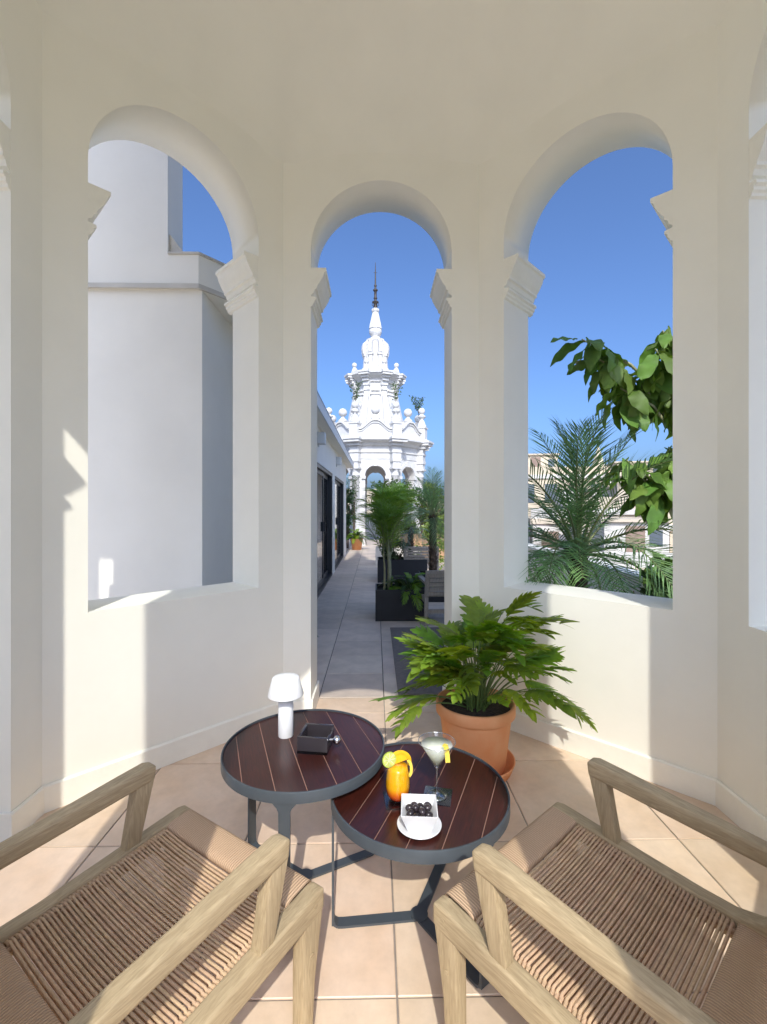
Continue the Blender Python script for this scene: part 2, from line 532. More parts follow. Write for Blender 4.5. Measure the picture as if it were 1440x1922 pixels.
def clip_tile(cx, cy, s):
    """Square tile cut to the pavilion's outer octagon."""
    h = s / 2
    poly = [(cx - h, cy - h), (cx + h, cy - h), (cx + h, cy + h), (cx - h, cy + h)]
    ap = A + T - 0.005
    for k in range(8):
        n = (math.cos(R(45 * k)), math.sin(R(45 * k)))
        d = [((p[0] - PX) * n[0] + (p[1] - PY) * n[1] - ap) for p in poly]
        out = []
        for q in range(len(poly)):
            p1, p2 = poly[q], poly[(q + 1) % len(poly)]
            d1, d2 = d[q], d[(q + 1) % len(poly)]
            if d1 <= 0:
                out.append(p1)
            if d1 * d2 < 0:
                u = d1 / (d1 - d2)
                out.append((p1[0] + (p2[0] - p1[0]) * u, p1[1] + (p2[1] - p1[1]) * u))
        poly = out
        if len(poly) < 3:
            return None
    return poly
for i in range(-4, 4):
    for j in range(-4, 5):
        cx = x0 + (i + 0.5) * 0.606; cy = 1.318 + (j + 0.5) * 0.606
        p = clip_tile(cx, cy, 0.600)
        if not p:
            continue
        if len(p) == 4 and abs(p[0][0] - p[2][0]) > 0.59 and abs(p[0][1] - p[2][1]) > 0.59:
            link('tile', tm_in, pav_floor, (cx, cy, 0))
        else:
            MB().prism([(q[0] - cx, q[1] - cy, -0.012) for q in p], (0, 0, 0.012)).build('tile', 'tile_in', pav_floor, loc=(cx, cy, 0))

# ------------------------------------------------------------------ pavilion (the arched turret the camera stands in)
HW = 0.465                   # opening half width
Z_SPRING, Z_SILL, Z_TOP = 3.085, 0.885, 3.86
def arch_wall(inner, thick, hw, z_spring, z_sill, z_top, nseg=28):
    """One octagon side with an arched opening. Local: u along the wall (x), outward = +y, inner face at y = inner."""
    b = MB()
    arc = [(hw * math.cos(PI - PI * k / nseg), z_spring + hw * math.sin(PI - PI * k / nseg)) for k in range(nseg + 1)]
    for y in (inner, inner + thick):
        S = y * TAN
        b.quad((-S, y, 0), (-hw, y, 0), (-hw, y, z_top), (-S, y, z_top))
        b.quad((hw, y, 0), (S, y, 0), (S, y, z_top), (hw, y, z_top))
        if z_sill > 0:
            b.quad((-hw, y, 0), (hw, y, 0), (hw, y, z_sill), (-hw, y, z_sill))
        for k in range(nseg):
            b.quad((arc[k][0], y, arc[k][1]), (arc[k + 1][0], y, arc[k + 1][1]), (arc[k + 1][0], y, z_top), (arc[k][0], y, z_top))
    y0, y1 = inner, inner + thick
    for s in (-1, 1):
        b.quad((s * hw, y0, z_sill), (s * hw, y1, z_sill), (s * hw, y1, z_spring), (s * hw, y0, z_spring))
    if z_sill > 0:
        b.quad((-hw, y0, z_sill), (hw, y0, z_sill), (hw, y1, z_sill), (-hw, y1, z_sill))
    vs = []
    for (u, z) in arc:
        vs += [(u, y0, z), (u, y1, z)]
    b.add(vs, [(2 * k, 2 * k + 1, 2 * k + 3, 2 * k + 2) for k in range(nseg)], True)
    b.quad((-y0 * TAN, y0, z_top), (y0 * TAN, y0, z_top), (y1 * TAN, y1, z_top), (-y1 * TAN, y1, z_top))
    return b
def capital(inner, thick, hw, s, dz=0.0):
    """Moulded impost on a jamb, run through the wall thickness."""
    prof = [(0, 2.97), (0.100, 2.97), (0.100, 2.950), (0.088, 2.942), (0.080, 2.915), (0.058, 2.875), (0.040, 2.850),
            (0.040, 2.835), (0.026, 2.828), (0.018, 2.805), (0.002, 2.795), (0.002, 2.782), (0.036, 2.778), (0.038, 2.764), (0.024, 2.756), (0.024, 2.742),
            (0.014, 2.734), (0.012, 2.722), (0, 2.710)]
    pts = [(s * (hw - p), inner + 0.002, z + dz) for p, z in prof]
    pts[0] = (s * (hw + 0.01), inner + 0.002, 2.97 + dz); pts[-1] = (s * (hw + 0.01), inner + 0.002, 2.710 + dz)
    # outer end projects past the wall a little as the moulding does
    return MB().prism(pts, (0, thick - 0.004 + 0.05, 0))
pav = thing('pavilion', 'white plastered octagonal pavilion with round arches enclosing the lounge chairs', 'pavilion', (PX, PY, 0))
SIDE_SILL = {0: Z_SILL, 45: Z_SILL, 90: 0.0, 135: Z_SILL, 180: 0.0, 225: Z_SILL, 270: 0.0, 315: Z_SILL}
wall_me = {z: arch_wall(A, T, HW, Z_SPRING, z, Z_TOP).mesh('wall', 'plaster', fixn=False) for z in (0.0, Z_SILL)}
for me in wall_me.values():
    bm = bmesh.new(); bm.from_mesh(me); bmesh.ops.remove_doubles(bm, verts=bm.verts, dist=1e-5)
    bmesh.ops.recalc_face_normals(bm, faces=bm.faces); bm.to_mesh(me); bm.free()
cap_me = {s: capital(A, T, HW, s).mesh('capital', 'plaster_trim') for s in (-1, 1)}
SK_H, SK_T = 0.125, 0.014
def skirt_run(u0, u1):
    return MB().prism([(u0, A - SK_T, 0.001), (u0, A - 0.001, 0.001), (u0, A - 0.001, SK_H), (u0, A - SK_T * 0.55, SK_H), (u0, A - SK_T, SK_H - 0.008)], (u1 - u0, 0, 0)).mesh('skirting', 'plaster_trim')
SK_S = A * TAN - 0.001
skirt_full = [skirt_run(-SK_S, SK_S)]
skirt_door = [skirt_run(-SK_S, -HW + SK_T), skirt_run(HW - SK_T, SK_S)]
for s_ in (-1, 1):
    x1, x2 = s_ * (HW - 0.001), s_ * (HW - SK_T)
    skirt_door.append(MB().box(min(x1, x2), max(x1, x2), A, A + T + 0.012, 0.001, SK_H).mesh('skirting', 'plaster_trim'))
skirt_me = {0.0: skirt_door, Z_SILL: skirt_full}
for ang, sill in SIDE_SILL.items():
    rz = R(ang - 90)
    w = link('wall', wall_me[sill], pav, (0, 0, 0), (0, 0, rz))
    for s in (-1, 1):
        link('capital', cap_me[s], w)
    for sk in skirt_me[sill]:
        link('skirting', sk, w)
    if ang in (225, 315):      # unseen outer pier, added to trim the sunlight through the rear window
        sd = -1 if ang == 225 else 1
        xa, xb = sd * (HW + 0.0), sd * (A + T) * TAN
        MB().box(min(xa, xb), max(xa, xb), A + T - 0.002, A + T + 0.165, 0, Z_TOP - 0.01).build('shadow_pier', 'plaster', w)
# domed ceiling rising out of the eight walls
b = MB()
rings = []
NR, NS = 14, 64
for i in range(NR + 1):
    q = i / NR
    ph = q * PI / 2
    rr = math.cos(ph)
    z = 3.60 + 1.02 * math.sin(ph)
    row = []
    for k in range(NS):
        a = 2 * PI * k / NS
        ao = ((a + PI / 8) % (PI / 4)) - PI / 8
        ro = (A + 0.01) / math.cos(ao)
        rc = (A + 0.01) * 1.02
        mixr = ro * (1 - min(1, q * 1.6)) + rc * min(1, q * 1.6)
        row.append((mixr * rr * math.cos(a), mixr * rr * math.sin(a), z))
    rings.append(row)
vs = [p for r_ in rings for p in r_]
fs = [(i * NS + k, i * NS + (k + 1) % NS, (i + 1) * NS + (k + 1) % NS, (i + 1) * NS + k) for i in range(NR) for k in range(NS)]
b.add(vs, fs, True)
b.build('ceiling', 'plaster', pav, fixn=False)

# ------------------------------------------------------------------ roof pieces shared by the pavilion and its twin tower
def octa(prof, n=8):
    """Octagonal profile stack [(apothem, z)] with flat sides."""
    b = MB()
    b.lathe([(a / math.cos(R(22.5)), z) for a, z in prof], 8, ang=R(22.5), smooth=False)
    return b
ROOF = {}
def roof_meshes():
    # z measured from the underside of the entablature
    ROOF['entablature'] = octa([(1.42, 0), (1.66, 0.0), (1.66, 0.20), (1.70, 0.22), (1.70, 0.26), (1.66, 0.28), (1.66, 0.44), (1.74, 0.47), (1.80, 0.55),
                                (1.92, 0.60), (1.98, 0.64), (1.98, 0.70), (1.94, 0.74), (1.60, 0.80), (1.2, 0.86), (0, 0.86)]).mesh('entablature', 'tower_white')
    # broken-forward entablature block over each corner
    b = MB()
    def blk(r0, r1, hw, z0, z1):
        b.box(r0, r1, -hw, hw, z0, z1)
    blk(1.5, 1.95, 0.17, -0.003, 0.203); blk(1.5, 1.98, 0.19, 0.203, 0.263); blk(1.5, 1.95, 0.17, 0.263, 0.445)
    blk(1.5, 2.06, 0.22, 0.445, 0.555); blk(1.5, 2.20, 0.29, 0.555, 0.645); blk(1.5, 2.24, 0.32, 0.645, 0.715); blk(1.5, 2.14, 0.26, 0.715, 0.765)
    ROOF['cornice_block'] = b.mesh('cornice_block', 'tower_white')
    # pedestal and urn over each corner
    b = MB()
    b.box(1.70, 2.02, -0.16, 0.16, 0.74, 1.20); b.box(1.67, 2.05, -0.19, 0.19, 1.20, 1.25)
    b.lathe([(0.17, 1.25), (0.19, 1.29), (0.15, 1.35), (0.10, 1.48), (0.06, 1.55), (0.11, 1.60), (0.15, 1.64), (0.15, 1.68), (0.08, 1.71), (0.07, 1.74)], 14, (1.86, 0, 0))
    b.lathe([(0.05, 1.74)] + [(0.125 * math.sin(PI * k / 10), 1.86 - 0.125 * math.cos(PI * k / 10)) for k in range(1, 11)], 14, (1.86, 0, 0))
    ROOF['urn_finial'] = b.mesh('urn_finial', 'tower_white')
    # scrolled pediment over each side (outward +x)
    b = MB()
    n = 26
    top = []
    for k in range(n + 1):
        u = -0.66 + 1.32 * k / n
        q = abs(u) / 0.66
        z = 1.00 + 0.36 * (0.5 + 0.5 * math.cos(PI * min(1, q * 1.15))) - 0.05 * (1 - q) ** 4 + 0.05 * max(0, (q - 0.8) / 0.2)
        top.append((u, z))
    b.prism([(1.60, -0.66, 0.72)] + [(1.60, u, z) for u, z in top] + [(1.60, 0.66, 0.72)], (0.16, 0, 0))
    for (off, xx, hh) in ((0.0, 0.26, 0.055), (-0.075, 0.22, 0.04)):
        for k in range(n):
            (u0, za), (u1, zb) = top[k], top[k + 1]
            za += off; zb += off
            b.add([(1.58, u0, za), (1.58 + xx, u0, za), (1.58 + xx, u1, zb), (1.58, u1, zb),
                   (1.58, u0, za + hh), (1.58 + xx, u0, za + hh), (1.58 + xx, u1, zb + hh), (1.58, u1, zb + hh)],
                  [(0, 1, 2, 3), (4, 7, 6, 5), (1, 5, 6, 2), (0, 3, 7, 4), (0, 4, 5, 1), (2, 6, 7, 3)])
    ROOF['pediment'] = b.mesh('pediment', 'tower_white', fixn=True)
    b = MB()
    b.lathe([(0.15, 1.36), (0.17, 1.42), (0.10, 1.48), (0.06, 1.53), (0.06, 1.56)], 14, (1.66, 0, 0))
    b.lathe([(0.05, 1.56)] + [(0.155 * math.sin(PI * k / 10), 1.70 - 0.155 * math.cos(PI * k / 10)) for k in range(1, 11)], 16, (1.66, 0, 0))
    ROOF['ball_finial'] = b.mesh('ball_finial', 'tower_white')
    # tapering drum with panels
    ROOF['drum'] = octa([(1.30, 0.84), (1.22, 0.95), (1.05, 1.05), (0.98, 1.5), (0.82, 2.2), (0.76, 2.75), (0.72, 2.95), (0, 2.95)]).mesh('drum', 'tower_white')
    b = MB()
    b.add([(1.06, -0.10, 1.0), (1.22, -0.12, 1.0), (1.22, 0.12, 1.0), (1.06, 0.10, 1.0),
           (0.70, -0.075, 2.62), (0.86, -0.085, 2.62), (0.86, 0.085, 2.62), (0.70, 0.075, 2.62)],
          [(0, 1, 2, 3), (4, 7, 6, 5), (0, 4, 5, 1), (1, 5, 6, 2), (2, 6, 7, 3), (3, 7, 4, 0)])
    b.box(0.66, 0.90, -0.115, 0.115, 2.62, 2.70); b.box(0.66, 0.88, -0.10, 0.10, 2.70, 2.80); b.box(0.66, 0.92, -0.125, 0.125, 2.80, 2.95)
    b.box(1.02, 1.27, -0.15, 0.15, 1.0, 1.10)
    ROOF['pilaster'] = b.mesh('pilaster', 'tower_white')
    b = MB()   # raised panel on each drum side with a rounded drop under it
    def rr(z):
        return 0.98 - (z - 1.5) * (0.16 / 0.7) if z < 2.2 else 0.82 - (z - 2.2) * 0.11
    for (z0, z1, hw, d) in ((1.35, 2.45, 0.17, 0.05), (1.45, 2.35, 0.11, 0.085), (2.45, 2.53, 0.20, 0.09), (2.60, 2.66, 0.16, 0.08)):
        b.add([(rr(z0) - 0.05, -hw, z0), (rr(z0) + d, -hw, z0), (rr(z0) + d, hw, z0), (rr(z0) - 0.05, hw, z0),
               (rr(z1) - 0.05, -hw * 0.9, z1), (rr(z1) + d, -hw * 0.9, z1), (rr(z1) + d, hw * 0.9, z1), (rr(z1) - 0.05, hw * 0.9, z1)],
              [(0, 1, 2, 3), (4, 7, 6, 5), (0, 4, 5, 1), (1, 5, 6, 2), (2, 6, 7, 3), (3, 7, 4, 0)])
    b.lathe([(0.0, 1.24), (0.07, 1.27), (0.10, 1.33), (0.11, 1.40), (0.0, 1.46)], 12, (1.03, 0, 0))
    ROOF['panel'] = b.mesh('panel', 'tower_white')
    ROOF['upper_entablature'] = octa([(0.72, 2.93), (0.80, 2.96), (0.80, 3.05), (0.84, 3.08), (0.95, 3.14), (1.02, 3.20), (1.02, 3.26), (0.96, 3.30), (0.6, 3.40), (0, 3.40)]).mesh('upper_entablature', 'tower_white')
    b = MB()
    b.box(0.7, 1.00, -0.12, 0.12, 2.95, 3.06); b.box(0.7, 1.08, -0.15, 0.15, 3.06, 3.14); b.box(0.7, 1.17, -0.19, 0.19, 3.14, 3.22); b.box(0.7, 1.20, -0.21, 0.21, 3.22, 3.285)
    ROOF['upper_cornice_block'] = b.mesh('upper_cornice_block', 'tower_white')
    b = MB()   # arched hood in the middle of each side of the upper cornice
    hp = [(0.24 * math.cos(PI * k / 10), 3.22 + 0.15 * math.sin(PI * k / 10)) for k in range(11)]
    b.prism([(0.80, u, z) for u, z in hp], (0.26, 0, 0))
    ROOF['hood'] = b.mesh('hood', 'tower_white')
    b = MB()
    b.box(0.74, 0.98, -0.11, 0.11, 3.28, 3.40)
    b.lathe([(0.12, 3.40), (0.10, 3.48), (0.06, 3.56), (0.05, 3.58)], 12, (0.86, 0, 0))
    b.lathe([(0.045, 3.58)] + [(0.095 * math.sin(PI * k / 8), 3.67 - 0.095 * math.cos(PI * k / 8)) for k in range(1, 9)], 12, (0.86, 0, 0))
    ROOF['small_finial'] = b.mesh('small_finial', 'tower_white')
    ROOF['lantern'] = octa([(0.46, 3.38), (0.42, 3.5), (0.38, 4.0), (0.36, 4.45), (0.30, 4.62), (0.33, 4.68), (0.33, 4.74), (0.20, 4.80), (0.14, 4.86), (0, 4.86)]).mesh('lantern', 'tower_white')
    b = MB()   # scroll buttress on each lantern corner
    sp = [(0.34, 3.40), (0.52, 3.40), (0.50, 3.6), (0.47, 3.9), (0.47, 4.08), (0.53, 4.16), (0.555, 4.30), (0.545, 4.44), (0.50, 4.56), (0.42, 4.62), (0.40, 4.66), (0.34, 4.66)]
    b.prism([(r_, -0.065, z) for r_, z in sp], (0, 0.13, 0))
    b.box(0.30, 0.50, -0.085, 0.085, 4.06, 4.14)
    ROOF['scroll'] = b.mesh('scroll', 'tower_white')
    b = MB()
    b.box(0.34, 0.43, -0.06, 0.06, 3.55, 4.35); b.box(0.36, 0.455, -0.035, 0.035, 3.40, 4.5)
    ROOF['lantern_rib'] = b.mesh('lantern_rib', 'tower_white')
    b = MB()
    b.lathe([(0.13, 4.84), (0.20, 4.92), (0.24, 5.02), (0.24, 5.12), (0.20, 5.14)], 20)
    b.lathe([(r_ * 1.08, z) for r_, z in ((0.20, 5.13), (0.24, 5.17), (0.20, 5.4), (0.13, 5.72), (0.105, 5.80), (0.135, 5.84), (0.145, 5.92), (0.11, 5.95), (0.06, 5.97))], 8, ang=R(22.5), smooth=False)
    ROOF['obelisk'] = b.mesh('obelisk', 'tower_white')
    b = MB()
    b.lathe([(0.10, 5.95), (0.05, 6.05), (0.045, 6.12), (0.12, 6.20), (0.13, 6.22), (0.05, 6.24), (0.05, 6.33), (0.08, 6.36), (0.05, 6.40), (0.05, 6.62), (0.09, 6.65), (0.09, 6.69),
             (0.04, 6.71), (0.035, 6.80), (0.06, 6.84), (0.03, 6.90), (0.022, 7.3), (0.014, 7.55), (0.008, 7.75)], 10)
    b.tube([(-0.07, 0, 7.35), (0.07, 0, 7.35)], 0.009, 5)
    for k in range(6):
        a = 2 * PI * k / 6
        b.tube([(0.05 * math.cos(a), 0.05 * math.sin(a), 6.02), (0.13 * math.cos(a), 0.13 * math.sin(a), 6.10), (0.11 * math.cos(a), 0.11 * math.sin(a), 6.20)], 0.012, 5)
    ROOF['weather_rod'] = b.mesh('weather_rod', 'iron')
roof_meshes()
def add_roof(parent, z0, k_ent=1.0):
    s = (k_ent, k_ent, 1.0)
    e = link('entablature', ROOF['entablature'], parent, (0, 0, z0), scale=s)
    for k in range(8):
        ac, af = R(22.5 + 45 * k), R(45 * k)
        link('cornice_block', ROOF['cornice_block'], parent, (0, 0, z0), (0, 0, ac))
        link('urn_finial', ROOF['urn_finial'], parent, (0, 0, z0), (0, 0, ac))
        link('pediment', ROOF['pediment'], parent, (0, 0, z0), (0, 0, af))
        link('ball_finial', ROOF['ball_finial'], parent, (0, 0, z0), (0, 0, af))
    d = link('drum', ROOF['drum'], parent, (0, 0, z0))
    u = link('upper_entablature', ROOF['upper_entablature'], parent, (0, 0, z0))
    l = link('lantern', ROOF['lantern'], parent, (0, 0, z0))
    for k in range(8):
        ac, af = R(22.5 + 45 * k), R(45 * k)
        link('pilaster', ROOF['pilaster'], d, rot=(0, 0, ac)); link('panel', ROOF['panel'], d, rot=(0, 0, af))
        link('cornice_block', ROOF['upper_cornice_block'], u, rot=(0, 0, ac)); link('hood', ROOF['hood'], u, rot=(0, 0, af))
        link('scroll', ROOF['scroll'], l, rot=(0, 0, ac)); link('rib', ROOF['lantern_rib'], l, rot=(0, 0, af))
        if k % 2 == 0:
            link('finial', ROOF['small_finial'], u, rot=(0, 0, ac + R(0)))
        else:
            link('finial', ROOF['small_finial'], u, rot=(0, 0, ac))
    o = link('obelisk', ROOF['obelisk'], parent, (0, 0, z0))
    link('weather_rod', ROOF['weather_rod'], o)
# pavilion's own roof: a solid slab over the dome, then the same crown as the twin tower
b = MB()
b.lathe([(q / math.cos(R(22.5)), z) for q, z in ((A + T + 0.02, Z_TOP + 0.002), (A + T + 0.02, 4.10), (A + T + 0.10, 4.16), (A + T + 0.10, 4.66), (0, 4.66))], 8, ang=R(22.5), smooth=False, caps=False)
b.build('attic', 'tower_white', pav)
add_roof(pav, 4.67)

# ------------------------------------------------------------------ twin tower at the far end of the terrace
TX, TY = 0.0, 17.85
tower = thing('bell_tower', 'ornate white octagonal tower with scrolled pediments, ball finials and iron spire', 'tower', (TX, TY, 0))
tw = arch_wall(1.34, 0.30, 0.36, 2.46, 0.0, 3.06).mesh('wall', 'tower_white', fixn=True)
archiv = MB()
for k in range(20):
    a0, a1 = PI * k / 20, PI * (k + 1) / 20
    for (ri, ro, d) in ((0.37, 0.47, 0.05),):
        p = [(ri * math.cos(a0), 2.46 + ri * math.sin(a0)), (ro * math.cos(a0), 2.46 + ro * math.sin(a0)), (ro * math.cos(a1), 2.46 + ro * math.sin(a1)), (ri * math.cos(a1), 2.46 + ri * math.sin(a1))]
        archiv.prism([(u, 1.635, z) for u, z in p], (0, d, 0))
for s in (-1, 1):
    x1, x2 = s * 0.34, s * 0.48
    archiv.box(min(x1, x2), max(x1, x2), 1.30, 1.70, 2.36, 2.46)
archiv.box(-0.06, 0.06, 1.63, 1.73, 2.80, 3.0)
archiv_me = archiv.mesh('archivolt', 'tower_white')
for k in range(8):
    w = link('wall', tw, tower, rot=(0, 0, R(45 * k)))
    link('archivolt', archiv_me, w)
colm = MB()
rc = 1.80
colm.box(rc - 0.17, rc + 0.17, -0.17, 0.17, 0, 0.18)
colm.lathe([(0.16, 0.18), (0.165, 0.22), (0.15, 0.26), (0.135, 0.28), (0.135, 1.0), (0.12, 2.45), (0.14, 2.47), (0.14, 2.51), (0.12, 2.53), (0.12, 2.62), (0.17, 2.70)], 18, (rc, 0, 0))
colm.box(rc - 0.18, rc + 0.18, -0.18, 0.18, 2.70, 2.76)
colm.box(rc - 0.14, rc + 0.14, -0.14, 0.14, 2.76, 2.95); colm.box(rc - 0.17, rc + 0.17, -0.17, 0.17, 2.95, 3.055)
col_me = colm.mesh('column', 'tower_white')
for k in range(8):
    link('column', col_me, tower, rot=(0, 0, R(22.5 + 45 * k)))
add_roof(tower, 3.06)

# ------------------------------------------------------------------ wing with sliding doors along the left of the terrace
WX = -0.87
wing = thing('terrace_wing', 'low white wing with flat eave and dark sliding doors beside the walkway', 'building', (0, 0, 0))
y0, y1 = 4.45, 13.7
doors = [(5.0, 9.45), (9.95, 12.8)]
b = MB()
ys = [y0] + [v for d in doors for v in d] + [y1]
for k in range(0, len(ys), 2):
    b.box(WX - 0.25, WX, ys[k], ys[k + 1], 0, 2.6)
for d in doors:
    b.box(WX - 0.25, WX, d[0], d[1], 2.06, 2.6)
b.box(-6, WX - 0.25, y0, y0 + 0.25, 0, 2.6); b.box(-6, WX - 0.25, y1 - 0.25, y1, 0, 2.6)
b.build('wall', 'render_white', wing)
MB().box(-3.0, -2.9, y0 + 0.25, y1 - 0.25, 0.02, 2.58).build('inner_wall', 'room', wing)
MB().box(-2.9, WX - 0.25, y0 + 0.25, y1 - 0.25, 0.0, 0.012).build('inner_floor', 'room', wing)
rf = MB()
rf.box(-6, -0.71, y0 - 0.02, 14.75, 2.602, 2.74)
rf = rf.build('roof', 'render_white', wing)
MB().box(-6, -0.69, y0 - 0.04, 14.77, 2.741, 2.775).build('roof_edge', 'roof_metal', rf)
MB().box(-0.708, -0.69, y0 - 0.04, 14.77, 2.60, 2.7405).build('fascia', 'wall_lamp', rf)
def slider(name, ya, yb, panes, parent):
    fr = MB()
    X0, X1 = WX - 0.11, WX - 0.012
    fr.box(X0, X1, ya, ya + 0.05, 0, 2.06); fr.box(X0, X1, yb - 0.05, yb, 0, 2.06)
    fr.box(X0, X1, ya + 0.05, yb - 0.05, 2.0, 2.06); fr.box(X0, X1 + 0.008, ya + 0.05, yb - 0.05, 0.001, 0.035)
    root = fr.build('sliding_door', 'door_frame', parent)
    w = (yb - ya - 0.1) / panes
    for i in range(panes):
        a = ya + 0.05 + i * w; c = a + w
        xx = X1 - 0.045 - (i % 2) * 0.035
        lf = MB()
        lf.box(xx - 0.028, xx, a, a + 0.075, 0.036, 1.998); lf.box(xx - 0.028, xx, c - 0.075, c, 0.036, 1.998)
        lf.box(xx - 0.028, xx, a + 0.075, c - 0.075, 0.036, 0.12); lf.box(xx - 0.028, xx, a + 0.075, c - 0.075, 1.93, 1.998)
        lf.box(xx, xx + 0.03, c - 0.05, c - 0.03, 0.95, 1.12)
        lf.build('leaf_frame', 'door_frame', root)
        MB().box(xx - 0.018, xx - 0.010, a + 0.075, c - 0.075, 0.12, 1.93).build('pane', 'door_glass', root)
    return root
slider('sliding_door', doors[0][0], doors[0][1], 4, wing)
slider('sliding_door', doors[1][0], doors[1][1], 2, wing)
# curtains hang inside the doors
def curtain(ya, yb, label):
    b = MB()
    n = int((yb - ya) / 0.025)
    vs = []
    for k in range(n + 1):
        y = ya + (yb - ya) * k / n
        x = WX - 0.20 + 0.03 * math.sin(k * 0.9) + 0.01 * math.sin(k * 0.37)
        vs += [(x, y, 0.03), (x, y, 2.3)]
    b.add(vs, [(2 * k, 2 * k + 2, 2 * k + 3, 2 * k + 1) for k in range(n)], True)
    o = b.build('curtain', 'curtain', None, fixn=False)
    md = o.modifiers.new('thickness', 'SOLIDIFY'); md.thickness = 0.003
    tag(o, label, 'curtain', 'curtains behind the sliding doors')
curtain(5.2, 8.4, 'pale curtain behind the glass of the nearer dark sliding door')
curtain(10.2, 11.2, 'narrow pale curtain behind the glass of the farther dark sliding door')
def wall_light(y, z, label):
    r_ = thing('wall_light', label, 'wall light', (WX, y, z), group='square wall lights of the wing')
    MB().box(0.002, 0.115, -0.09, 0.09, -0.085, 0.085).build('housing', 'wall_lamp', r_, bevel=0.006)
    MB().box(0.0, 0.02, -0.05, 0.05, -0.12, -0.088).build('bracket', 'wall_lamp', r_)
wall_light(7.0, 2.42, 'square grey wall light above the nearer sliding door')
wall_light(10.3, 2.40, 'square grey wall light above the farther sliding door')

# ------------------------------------------------------------------ stair block seen through the left arch, and an unseen shaft added to shade it
blk = thing('stair_block', 'tall plain white block with stepped ledge behind the left arch', 'building', (0, 0, 0))
MB().box(-6, -1.31, 3.52, 5.2, 0, 3.035).build('wall', 'render_white', blk)
def plan(pts, z0, z1):
    return MB().prism([(x, y, z0) for x, y in pts], (0, 0, z1 - z0))
lg = plan([(-6, 3.50), (-1.33, 3.50), (-0.78, 4.16), (-0.78, 5.25), (-6, 5.25)], 3.036, 3.29).build('ledge', 'render_white', blk)
plan([(-6, 3.478), (-1.32, 3.478), (-0.76, 4.15), (-0.76, 4.18), (-1.332, 3.498), (-6, 3.498)], 3.030, 3.064).build('drip_edge', 'coping', lg)
plan([(-1.555, 3.485), (-1.32, 3.485), (-0.765, 4.155), (-0.765, 5.26), (-1.555, 5.26)], 3.2905, 3.305).build('capping', 'coping', lg)
up = MB().box(-6, -1.56, 3.503, 3.77, 3.2902, 6.3).build('upper_wall', 'render_white', blk)
MB().prism([(-1.558, 3.53, 3.306), (-1.44, 3.53, 3.306), (-1.558, 3.53, 3.46)], (0, 0.22, 0)).build('flashing', 'coping', up)
nb = thing('shadow_shaft', 'slim tall white shaft out of view, added left of the pavilion to cast shade', 'shaft', (0, 0, 0))  # out of view, added only to keep sun off the stair block
MB().box(-2.55, -1.925, -0.45, 0.22, 0, 4.05).build('wall', 'render_white', nb)
MB().box(-2.55, -1.925, -0.45, 0.22, 4.051, 8.0).build('upper_wall', 'render_white', nb)
MB().box(-1.924, -1.58, 0.12, 0.21, 4.06, 8.0).build('shadow_fin', 'render_white', nb)  # added fin, its shadow ends the sunlit strip on the block
MB().box(-2.60, -1.55, -0.50, 0.27, 8.001, 8.12).build('capping', 'coping', nb)

# ------------------------------------------------------------------ parapets
def parapet(name, x0, x1, y0, y1, h, label):
    t = thing(name, label, 'wall', (0, 0, 0))
    MB().box(x0, x1, y0, y1, -0.3, h).build('wall', 'render_white', t)
    MB().box(x0 - 0.025, x1 + 0.025, y0 - 0.025, y1 + 0.025, h + 0.001, h + 0.045).build('capping', 'render_white', t, bevel=0.006)
parapet('parapet', 2.65, 2.85, -6.8, 23.5, 0.66, 'low white parapet along the right edge of the roof terrace')
parapet('parapet', -6, 2.6, 23.3, 23.5, 0.9, 'low white parapet closing the far end of the terrace behind the tower')

